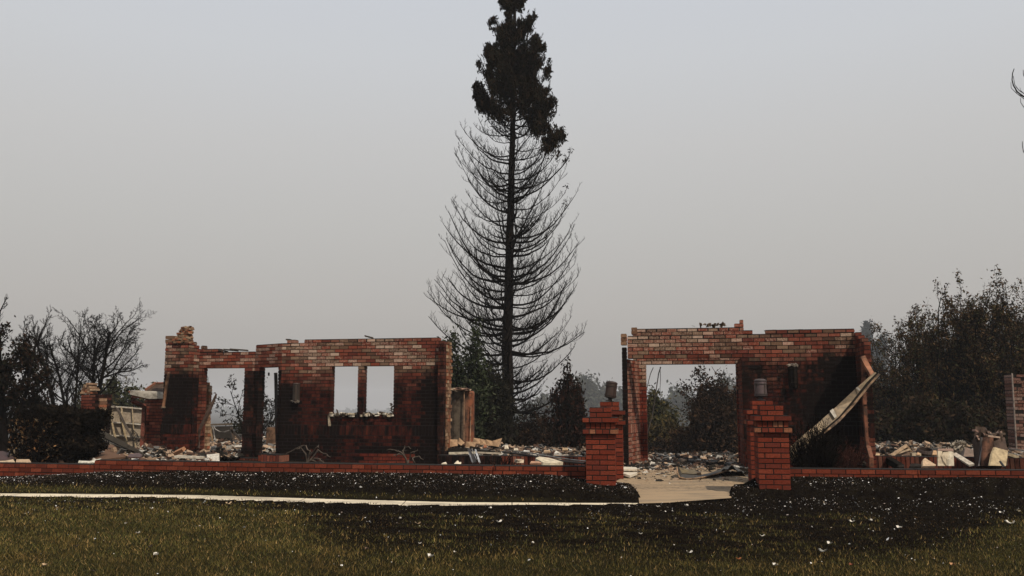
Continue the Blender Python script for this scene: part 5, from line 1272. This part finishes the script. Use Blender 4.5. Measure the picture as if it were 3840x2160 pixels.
for lab, pts_, rr in (('long pale wire hanging furthest left in the doorway', [(2450, 1378), (2440, 1400), (2432, 1430), (2423, 1470), (2413, 1505), (2405, 1550)], .008),
                      ('thickest wire hanging from the left of the lintel', [(2478, 1376), (2470, 1400), (2464, 1440), (2458, 1480), (2452, 1520), (2446, 1560), (2420, 1650)], .011),
                      ('short straight wire hanging beside the thick wire', [(2475, 1376), (2477, 1420), (2475, 1460), (2478, 1505)], .006),
                      ('short curled wire under the right end of the lintel', [(2669, 1374), (2676, 1386), (2684, 1396), (2692, 1403)], .006)):
    mb = MB(); q = np.array([P(x, y, 18.75) for x, y in pts_]); tubes(mb, q[None], np.full((1, len(q)), rr), 4, (.10, .09, .085)); single('hanging_wire', lab, 'wire', mb, M_METAL, q[0], 'wires hanging in the doorway')

# -- right: fallen gutter and debris
def strip3(mb, A, B, th, col):
    A = np.array([P(*p) for p in A]); B = np.array([P(*p) for p in B]); k = len(A); o_ = np.array([0, th, 0]); i = np.arange(k - 1)
    mb.add(np.concatenate([A, B, A + o_, B + o_]), np.concatenate([np.stack([i, i + 1, k + i + 1, k + i], -1), np.stack([2 * k + i, 3 * k + i, 3 * k + i + 1, 2 * k + i + 1], -1), np.stack([i, 2 * k + i, 2 * k + i + 1, i + 1], -1), np.stack([k + i, k + i + 1, 3 * k + i + 1, 3 * k + i], -1), [[0, k, 3 * k, 2 * k], [k - 1, 3 * k - 1, 4 * k - 1, 2 * k - 1]]]), None, col)
root = thing('fallen_gutter', 'long fallen tan metal gutter propped diagonally against the right side wall', 'gutter', tuple(P(2962, 1700, 14.75)))
gt = [(2955, 1682, 14.75), (3029, 1618, 14.9), (3069, 1585, 15.0), (3132, 1529, 15.1), (3215, 1452, 15.3), (3262, 1411, 15.4), (3281, 1396, 15.45)]
gb = [(2968, 1738, 14.7), (3040, 1660, 14.85), (3087, 1612, 14.92), (3145, 1563, 15.02), (3196, 1503, 15.22), (3250, 1434, 15.36), (3287, 1398, 15.43)]
gl = [(2990, 1742, 14.55), (3052, 1668, 14.7), (3092, 1626, 14.78), (3148, 1582, 14.9), (3206, 1518, 15.1), (3262, 1448, 15.25), (3303, 1402, 15.33)]
gm = [(2982, 1742, 14.58), (3046, 1664, 14.74), (3090, 1620, 14.8), (3147, 1570, 14.93), (3192, 1521, 15.13), (3250, 1450, 15.28), (3292, 1402, 15.35)]
mb = MB(); strip3(mb, gt, gb, .012, (.19, .14, .085)); attach(mb.build('back_face', M_METAL), root)
mb = MB(); strip3(mb, gb, gm, .01, (.02, .017, .014)); attach(mb.build('channel_bed', M_CHAR), root)
mb = MB(); strip3(mb, gm, gl, .03, (.24, .15, .085)); attach(mb.build('front_lip', M_RUST), root)
mb = MB(); strip3(mb, [(3112, 1541, 15.03), (3124, 1532, 15.04)], [(3130, 1568, 14.96), (3138, 1561, 14.97)], .012, (.34, .31, .26)); strip3(mb, [(3210, 1455, 15.25), (3216, 1450, 15.25)], [(3222, 1466, 15.22), (3227, 1461, 15.22)], .012, (.32, .29, .25)); attach(mb.build('joint_strap', M_METAL), root)
def D_(x): return np.interp(x, [3250, 3840], [15.9, 15.2])
sheet('charred_beam', 'black charred beam sloping down from the rubble over the right foundation', 'beam', [(3318, 1702, 16.2), (3328, 1703, 16.2), (3390, 1742, 15.2), (3368, 1743, 15.2), (3320, 1714, 16.0)], .1, BLK, M_CHAR)
sheet('charred_board', 'short black board lying on the right garden wall', 'board', [(3364, 1747, 13.9), (3380, 1742, 14.0), (3392, 1743, 14.0), (3392, 1750, 13.8), (3370, 1750, 13.8)], .04, (.03, .025, .022), M_CHAR)
sheet('charred_board', 'bumpy black slab with an ashy rim on the right garden wall', 'board', [(3410, 1749, 13.8), (3415, 1738, 14.0), (3440, 1738, 14.1), (3456, 1742, 14.0), (3456, 1749, 13.8)], .08, (.03, .025, .022), M_CHAR)
root = thing('batten_truss', 'fallen triangular wooden frame of tan battens on the right rubble', 'frame', tuple(P(3345, 1710, 17)))
mb = MB(); bar(mb, P(3340, 1710, 16.8), P(3398, 1671, 17.2), .05, .05, (.40, .28, .18)); bar(mb, P(3398, 1671, 17.2), P(3415, 1692, 17.4), .04, .05, (.35, .25, .16)); bar(mb, P(3358, 1703, 17.0), P(3411, 1685, 17.2), .025, .04, (.42, .32, .22)); attach(mb.build('battens', M_DEBRIS), root)
mb = MB(); plate(mb, [(3352, 1709, 17.1), (3398, 1674, 17.3), (3414, 1692, 17.4), (3412, 1708, 17.1)], .03, (.11, .07, .05)); attach(mb.build('board', M_DEBRIS), root)
mb = MB(); q = np.array([P(x, y, 17.2) for x, y in [(3416, 1704), (3450, 1705)]]); bar(mb, q[0], q[1], .06, .10, (.56, .46, .32)); single('timber_block', 'short cream timber block right of the triangular frame', 'timber', mb, M_DEBRIS, q[0])
mb = MB(); c = P(3482, 1700, 17.3); V = []
lathe(mb, c + np.array([0, .15, -.06]), [(0, .10), (.02, .16), (.09, .17), (.13, .14), (.14, .12), (.05, .10)], (.0, -.3, 1), 18, (.04, .025, .02)); single('burnt_pot', 'burnt black bowl lying on the right rubble', 'bowl', mb, M_RUST, c)
sheet('plaster_wedge', 'ribbed cream plaster wedge leaning on the right garden wall', 'plaster piece', [(3460, 1747, 14.6), (3461, 1724, 14.8), (3469, 1717, 14.9), (3510, 1743, 14.6), (3508, 1747, 14.5)], .04, (.56, .40, .26))
root = thing('cracked_partition', 'broken white panel with black cracks standing on the right garden wall', 'panel', tuple(P(3517, 1747, 14.7)))
for nm, pp, cc in (('top_board', [(3516, 1690, 14.9), (3517, 1682, 15.0), (3574, 1682, 15.0), (3576, 1690, 14.9)], (.26, .17, .13)), ('panel', [(3517, 1747, 14.7), (3517, 1691, 14.75), (3534, 1692, 14.75), (3528, 1708, 14.72), (3537, 1735, 14.7), (3545, 1747, 14.7)], (.60, .50, .36)),
                   ('panel', [(3550, 1746, 14.7), (3538, 1728, 14.7), (3532, 1708, 14.73), (3540, 1695, 14.75), (3560, 1693, 14.75), (3554, 1725, 14.7)], (.55, .46, .33)), ('panel', [(3558, 1747, 14.7), (3560, 1722, 14.7), (3563, 1693, 14.75), (3576, 1694, 14.75), (3578, 1747, 14.7)], (.62, .55, .42))):
    mb = MB(); plate(mb, pp, .03, cc); attach(mb.build(nm, M_DEBRIS), root)
mb = MB(); plate(mb, [(3519, 1746, 14.78), (3520, 1692, 14.8), (3574, 1693, 14.8), (3575, 1746, 14.78)], .02, BLK); attach(mb.build('backing', M_CHAR), root)
mb = MB(); bar(mb, P(3576, 1702, 15.0), P(3644, 1744, 14.5), .09, .03, (.50, .44, .36)); single('grey_plank', 'weathered pale plank sloping right from the broken white panel', 'plank', mb, M_DEBRIS, P(3576, 1702, 15))
mb = MB(); r = np.random.default_rng(39); c = P(3598, 1680, 16.5)
for i in range(160):
    p = c + norm(r.normal(size=3)) * [.13, .12, .14] * r.uniform(.6, 1); mb.box(p, r.normal(0, .013, (3, 3)), [(.30, .26, .20), (.10, .08, .06), (.5, .44, .35)][i % 3])
single('melted_lump', 'rough grey melted lump above the sloping plank', 'slag lump', mb, M_STONE, c)
sheet('brown_box', 'dull brown bent metal box on the right rubble', 'box', [(3613, 1712, 15.9), (3620, 1677, 16.1), (3640, 1683, 16.1), (3671, 1691, 16.0), (3672, 1713, 15.9)], .25, (.20, .135, .10), M_METAL)
root = thing('rusty_boiler', 'rusty boiler casing with torn top among the far right debris', 'boiler', tuple(P(3730, 1745, 14.8)))
mb = MB(); n_ = 9; an = np.linspace(.25 * pi, .78 * pi, n_); ca = P(3705, 1690, 14.9); V = []
for py, wd in ((1747, 23), (1700, 21), (1640, 19)):
    for a in an: p = P(3702 + (4 if py == 1640 else 0) - wd * cos(a) * 1.35, py, 14.9 - .12 * sin(a)); V.append(p)
V = np.array(V); q = [[j * n_ + i, j * n_ + i + 1, (j + 1) * n_ + i + 1, (j + 1) * n_ + i] for j in range(2) for i in range(n_ - 1)]; V2 = V + [0, .02, 0]
mb.add(np.concatenate([V, V2]), q + [[27 + a for a in reversed(x)] for x in q], None, (.22, .10, .06)); attach(mb.build('curved_front', M_RUST), root)
mb = MB(); plate(mb, [(3684, 1745, 15.3), (3672, 1640, 15.4), (3768, 1640, 15.4), (3779, 1690, 15.3), (3780, 1745, 15.3)], .25, (.09, .055, .04)); attach(mb.build('casing', M_RUST), root)
mb = MB(); bar(mb, P(3680, 1640, 15.0), P(3676, 1747, 14.9), .035, .03, (.05, .04, .04)); bar(mb, P(3688, 1650, 14.95), P(3670, 1747, 14.85), .012, .02, (.3, .26, .24)); attach(mb.build('pipes', M_METAL), root)
mb = MB(); r = np.random.default_rng(40)
bar(mb, P(3651, 1613, 15.2), P(3700, 1634, 15.2), .03, .1, (.36, .22, .17)); bar(mb, P(3700, 1628, 15.2), P(3765, 1627, 15.2), .03, .1, (.10, .07, .05)); bar(mb, P(3700, 1634, 15.1), P(3745, 1640, 15.1), .03, .1, (.42, .3, .22))
for i in range(28): p = P(r.uniform(3660, 3760), r.uniform(1622, 1640), 15.2 + r.uniform(-.1, .2)); mb.box(p, r.normal(0, .022, (3, 3)), [(.12, .08, .06), (.3, .2, .15), (.05, .04, .03)][i % 3])
for x in (3668, 3693): lathe(mb, P(x, 1616, 15.2) - [0, 0, .04], [(0, .03), (.03, .045), (.07, .04), (.09, .015)], (0, 0, 1), 10, (.06, .04, .035))
attach(mb.build('torn_top', M_RUST), root)
sheet('scorched_plasterboard', 'square scorched cream panel leaning against the rusty boiler', 'panel', [(3713, 1746, 14.5), (3720, 1705, 14.6), (3731, 1677, 14.7), (3780, 1690, 14.7), (3777, 1720, 14.6), (3772, 1747, 14.5)], .03, (.46, .36, .22))
mb = MB(); bar(mb, P(3751, 1731, 14.3), P(3766, 1752, 14.1), .03, .03, (.05, .045, .04)); single('metal_spike', 'small dark spike across the foot of the square cream panel', 'metal strip', mb, M_METAL, P(3751, 1731, 14.3))
mb = MB(); bar(mb, P(3782, 1682, 16.2), P(3860, 1692, 16.2), .03, .06, (.14, .12, .12)); single('metal_bar', 'dark straight bar lying on the rubble below the chimney', 'metal bar', mb, M_METAL, P(3782, 1682, 16.2))
mb = MB(); bar(mb, P(3785, 1706, 15.6), P(3818, 1716, 15.5), .05, .1, (.56, .44, .28)); single('timber_block', 'cream timber piece at the far right end of the foundation', 'timber', mb, M_DEBRIS, P(3785, 1706, 15.6))
# chimney at the right edge
s0 = np.array([P(3797, 1504, 20.6)[0], 20.6]); d = UDIR
root = thing('brick_chimney', 'worn brick chimney cut off by the right edge of the photo', 'chimney', (s0[0], s0[1], 0))
bm, mm = MB(), MB(); zt = P(3800, 1397, 20.6)[2]; r = np.random.default_rng(51)
brick_wall(bm, mm, s0, d, 0, 1.0, -.05, lambda s: zt - .02 * (s > .15), .5, lambda s, z: (None, .22 + .15 * r.random(), .22 * r.random()), NDIR, colset=[(.16, .07, .05), (.22, .11, .085), (.13, .055, .04), (.26, .17, .14)], jit=.009, drop=.2)
finish(root, bm, mm)
mb = MB(); bar(mb, P(3795, 1400, 20.5), P(3812, 1682, 20.5), .025, .03, (.30, .24, .2)); attach(mb.build('flashing', M_METAL), root)

# more loose boards and sheets that rest on the rubble, each picked out by its place
r = np.random.default_rng(77)
for i, (x, y, D, wpx, hpx, lab, c_) in enumerate([
    (2052, 1690, 18.5, 26, 6, 'flat tan board in the rubble left of the pillars', TANP), (2120, 1683, 19.5, 22, 9, 'tan rubble slab nearest the gate pillars', (.40, .28, .17)),
    (1900, 1676, 19.0, 16, 14, 'folded cream scrap just left of the redwood foot', CRM), (1935, 1684, 18.6, 18, 8, 'bent cream scrap right of the redwood foot', CRM), (1975, 1690, 18.2, 24, 5, 'flat cream scrap behind the black pipe', WHT),
    (1820, 1672, 19.2, 14, 12, 'rusty brown scrap below the row of tan tiles', (.26, .10, .05)), (3292, 1704, 16.6, 18, 10, 'tan block at the foot of the downpipe', TANP), (3445, 1700, 16.6, 14, 10, 'orange tan shard beside the burnt bowl', (.48, .30, .17)),
    (3506, 1697, 16.4, 18, 16, 'orange tan shard left of the broken white panel', (.48, .30, .17)), (3662, 1690, 16.6, 16, 9, 'dark brown shard behind the brown bent box', BRN)]):
    sheet('debris_board', lab, 'debris board', [(x - wpx / 2, y + hpx / 2, D), (x - wpx / 2 + r.uniform(0, 4), y - hpx / 2, D + .1), (x + wpx / 2 - 3, y - hpx / 2 + r.uniform(0, 3), D + .12), (x + wpx / 2, y + hpx / 2, D)], .03, c_, group='loose boards and shards in the rubble')

# ================================================================ lawn: blades, ash flakes, scraps, leaves
r = np.random.default_rng(300)
def scatter(n, pw=1.0):
    D = 6.4 + 9.0 * r.random(n) ** pw; X = r.uniform(-.66, .66, n) * D
    return X, D
N = 235000
X, D = scatter(N, .95); n_, f_, w_ = f_near(X), f_far(X), f_wall(X)
ok = ((D < n_) | ((D > f_ + .01) & (D < w_))) & ~in_walk(X, D)
X, D = X[ok], D[ok]; Z = gz(X, D); g = green(X, D, Z); N = len(X)
alive = r.random(N) < g * 1.0
keep = alive | (r.random(N) < .55); X, D, Z, g, alive = X[keep], D[keep], Z[keep], g[keep], alive[keep]; N = len(X)
h = np.where(alive, r.uniform(.020, .050, N), r.uniform(.010, .026, N)) * (1 + .25 * wob(X * 3, D * 3)); wd = np.where(alive, .0042, .0040) * np.maximum(1, D / 9)
an = r.uniform(0, 2 * pi, N); ln = r.normal(0, .45, (N, 2)) * h[:, None]
B = np.stack([X, D, Z - .004], -1); e = np.stack([np.cos(an), np.sin(an), 0 * an], -1) * wd[:, None]
V = np.stack([B - e, B + e, B + np.concatenate([ln, h[:, None]], 1)], 1).reshape(-1, 3)
mottle = (.5 + .5 * wob(X * 1.9 + 4, D * 2.6))
colg = pal(N, [(.095, .092, .028), (.045, .055, .018), (.16, .12, .042), (.34, .24, .11)], [.38, .36, .18, .08], .3, r)
big = np.clip(.5 + .6 * wob(X * .7 + 2, D * 1.1) + .35 * wob(X * 2.9, D * 3.7), 0, 1)
dry = np.clip((10.2 - D) / 2.6, 0, 1) * .5 + .5 * big
colg = colg * (1 - .40 * mottle[:, None]) * (1 - dry[:, None] * .45) * np.array([.92, .98, .9]) + np.array([.22, .125, .045]) * (.34 * mottle * dry)[:, None]
colg *= (.90 + .65 * big)[:, None] * np.array([1.14, 1.0, .95])
ppx, ppy = project(np.stack([X, D, Z], -1)); brn = (D < n_[ok][keep]) & (ppx > 1050) & (ppy > 1935) & (r.random(N) < .30 * np.clip(.6 + .6 * wob(X * 1.5, D * 5), 0, 1))
cold = pal(N, [(.007, .0055, .0045), (.014, .009, .006), (.040, .024, .012)], [.62, .28, .10], .3, r)
cold[brn] = pal(int(brn.sum()), [(.085, .045, .020), (.055, .035, .016), (.12, .075, .03)], None, .3, r)
mb = MB(); mb.add(V, None, np.arange(3 * N).reshape(-1, 3), np.repeat(np.where(alive[:, None], colg, cold), 3, 0))
tag(mb.build('grass', M_GRASS), 'short green and scorched grass blades of the lawn', 'grass', kind='stuff')

# ash flakes: densest in the black mulch against the garden walls
N = 52000
X, D = scatter(N, .55); n_, f_, w_ = f_near(X), f_far(X), f_wall(X)
t = (D - f_) / (w_ - f_)
pr = np.where(D > f_, np.clip(t, .0, 1) ** 1.1 * .95 + .04, np.exp(-(n_ - D) / .9) * np.where((X > 1.0), .50, .16) + .025)
pr = np.where((X > 2.7) & (D > n_ - .3), pr * 1.2 + .1 + .6 * np.clip(t, 0, 1) ** 2, pr)
cl = np.clip(.55 + .9 * wob(X * 1.9 + 7, D * 3.3) + .5 * wob(X * 6.1, D * 8), .08, 1.3)
pr = pr * cl
ok = (r.random(N) < pr) & (D < w_ - .02) & ~in_walk(X, D) & ~((D > n_) & (D < f_))
X, D = X[ok], D[ok]; N = len(X); Z = gz(X, D) + .012
s_ = r.lognormal(-5.12, .42, N) * (1 + 1.1 * (r.random(N) < .07))
a = norm(r.normal(size=(N, 3)) * [1, 1, .3]); b = norm(np.cross(a, norm(r.normal(size=(N, 3)) * [.5, .7, 1]))); 
C_ = np.stack([X, D, Z], -1); a = a * s_[:, None]; b = b * (s_ * r.uniform(.45, .8, N))[:, None]
V = np.stack([C_ - a, C_ - a * .3 + b, C_ + a, C_ + a * .2 - b], 1).reshape(-1, 3)
mb = MB(); mb.add(V, np.arange(4 * N).reshape(-1, 4), None, np.repeat(pal(N, [(.72, .71, .70), (.55, .52, .48), (.36, .30, .27), (.40, .33, .24)], [.40, .25, .22, .13], .2, r), 4, 0))
tag(mb.build('ash_flakes', mat_attr('white_ash', .9, 60, .1)), 'white ash flakes sprinkled over the black mulch and lawn', 'ash', kind='stuff')
# fine reddish-grey mulch crumbs
N = 42000
X, D = scatter(N, .45); f_, w_ = f_far(X), f_wall(X); ok = (D > f_ + (w_ - f_) * .25) & (D < w_) & ~in_walk(X, D); X, D = X[ok], D[ok]; N = len(X)
mb = MB(); quads(mb, np.stack([X, D, gz(X, D) + .006], -1), .008, pal(N, [(.05, .04, .035), (.012, .010, .009), (.15, .11, .095), (.02, .015, .012)], [.3, .38, .14, .18], .3, r), 1.6, 0, r)
tag(mb.build('mulch', M_GRASS), 'charred bark mulch along the foot of the garden walls', 'mulch', kind='stuff')

def scrap(px, py, s_, col, label, cat, name, grp, seed, curl=.4):
    """a curled scrap of burnt sheet lying on the lawn"""
    r = np.random.default_rng(seed); x, D = on_plane(px, py, -.15)
    for _ in range(6):
        z = float(gz(x, D)); x, D = on_plane(px, py, z)
    x, D = float(x), float(D); n = 6; an = r.uniform(0, pi); V = []
    for i in range(n):
        for j in range(4):
            u, v = i / (n - 1) - .5, j / 3 - .5; rad = 1 - .35 * (abs(u * v) * 4) + r.normal(0, .08)
            V.append([(u * cos(an) - v * .6 * sin(an)) * s_ * rad, (u * sin(an) + v * .6 * cos(an)) * s_ * rad, curl * s_ * (u * u * 2.4 + .25 * abs(v) + r.normal(0, .05)) + .004])
    V = np.array(V); i = (np.arange(n - 1)[:, None] * 4 + np.arange(3)[None]).ravel(); q = np.stack([i, i + 4, i + 5, i + 1], -1)
    mb = MB(); mb.add(np.concatenate([V, V - [0, 0, .003]]), np.concatenate([q, q[:, ::-1] + len(V)]), None, col)
    o = mb.build(name, M_DEBRIS if sum(col) < 1.5 else mat_white); o.location = (x, D, z + .022)
    return tag(o, label, cat, grp, 'thing')
mat_white = mat_attr('pale_scrap', .9, 25, .35, (.34, .27, .20), 0)
W_, Tn, Bk, Or = (.66, .62, .55), (.52, .38, .24), (.012, .010, .009), (.40, .13, .05)
SC = [(857, 1897, .10, Tn, 'largest curled tan scrap just below the footpath'), (584, 2091, .085, W_, 'folded white scrap low in the left of the lawn'), (568, 1914, .05, W_, 'white scrap in the lawn under the left pier'), (213, 1912, .05, Tn, 'tan scrap on the green lawn at upper left'),
      (516, 2008, .07, (.28, .26, .22), 'dull grey scrap in the middle of the left lawn'), (168, 2130, .07, Tn, 'tan leaf-like scrap near the bottom left corner'), (1567, 1972, .075, Tn, 'tan scrap on burnt lawn below the window wall'), (1871, 1966, .09, W_, 'bright white scrap on burnt lawn below the redwood'),
      (1720, 1906, .06, W_, 'white scrap at the lower edge of the footpath'), (1838, 1913, .06, W_, 'white sliver below the footpath under the redwood'), (1500, 1952, .05, W_, 'white crumb left of the tan scrap on burnt lawn'), (1803, 1949, .06, W_, 'flat white sliver left of the bright white scrap'),
      (1614, 2097, .09, W_, 'two-winged white scrap low in the middle of the lawn'), (1574, 2047, .04, W_, 'small white crumb above the two-winged scrap'), (1998, 2046, .05, W_, 'small white scrap below the redwood in dark grass'), (1706, 2080, .04, W_, 'small white crumb right of the two-winged scrap'),
      (2403, 2011, .05, W_, 'white crumb on dark lawn below the doorway'), (2467, 1907, .05, W_, 'white scrap close under the walkway'), (2575, 1904, .07, W_, 'long white sliver below the walkway'), (2859, 2019, .06, W_, 'white scrap below the front right pillar'),
      (3196, 1965, .08, W_, 'larger white scrap left of a pair on the right lawn'), (3265, 1960, .07, W_, 'white scrap right of its pair on the right lawn'), (3372, 1988, .09, W_, 'slanted white sliver on the right lawn'), (3112, 2048, .08, W_, 'white scrap beside a dark sheet in the right lawn'),
      (3086, 2078, .10, (.22, .22, .20), 'dull grey curled sheet in the right lawn'), (2771, 2107, .06, Or, 'red orange leaf near the bottom of the right lawn'), (2908, 2130, .07, W_, 'white scrap at the bottom below the right pillars'), (3573, 2129, .07, (.48, .26, .13), 'orange tan leaf at the bottom right'),
      (3193, 2129, .06, (.20, .06, .03), 'dark red leaf at the bottom of the right lawn'), (3755, 1931, .07, W_, 'white scrap near the right edge of the lawn'), (3790, 1971, .12, W_, 'long white stick at the right edge of the lawn'), (2586, 2082, .07, W_, 'white crumbs below the doorway at the bottom of the lawn'),
      (1375, 2068, .06, (.15, .10, .07), 'brown clod in the lower middle lawn'), (30, 1965, .05, Bk, 'black char piece at the left edge of the lawn'), (560, 2060, .07, Bk, 'black char piece left of the folded white scrap'), (548, 2036, .06, Bk, 'black char flake above the folded white scrap'), (285, 2058, .06, Bk, 'black char piece in the lower left lawn'),
      (2202, 2118, .05, Bk, 'black char piece low in the middle right lawn'), (2080, 2150, .05, Bk, 'black char piece at the bottom middle edge'), (352, 2152, .05, Bk, 'black char piece at the bottom left edge')]
for i, (px, py, s_, c_, lab) in enumerate(SC):
    scrap(px, py, s_, c_, lab, 'leaf' if 'leaf ' in lab + ' ' and 'leaf-like' not in lab else 'scrap', 'fallen_leaf' if ('leaf ' in lab and 'leaf-like' not in lab) else ('char_piece' if c_ == Bk else 'burnt_scrap'), 'burnt scraps scattered on the lawn', 400 + i)

# ================================================================ smoke in the air
bpy.ops.mesh.primitive_cube_add(size=1)
hz_ = bpy.context.object; hz_.name = 'haze'; hz_.scale = (3600, 2000, 48); hz_.location = (0, 900, 1.0)
m = bpy.data.materials.new('smoke_haze'); m.use_nodes = True; nt = m.node_tree; nt.nodes.clear()
o_ = nt.nodes.new('ShaderNodeOutputMaterial'); v_ = nt.nodes.new('ShaderNodeVolumePrincipled')
v_.inputs['Color'].default_value = (.86, .88, .92, 1); v_.inputs['Density'].default_value = .0006; v_.inputs['Anisotropy'].default_value = 0
nt.links.new(v_.outputs[0], o_.inputs['Volume']); hz_.data.materials.append(m)
tag(hz_, 'thin wildfire smoke hanging in the air', 'smoke', kind='stuff')
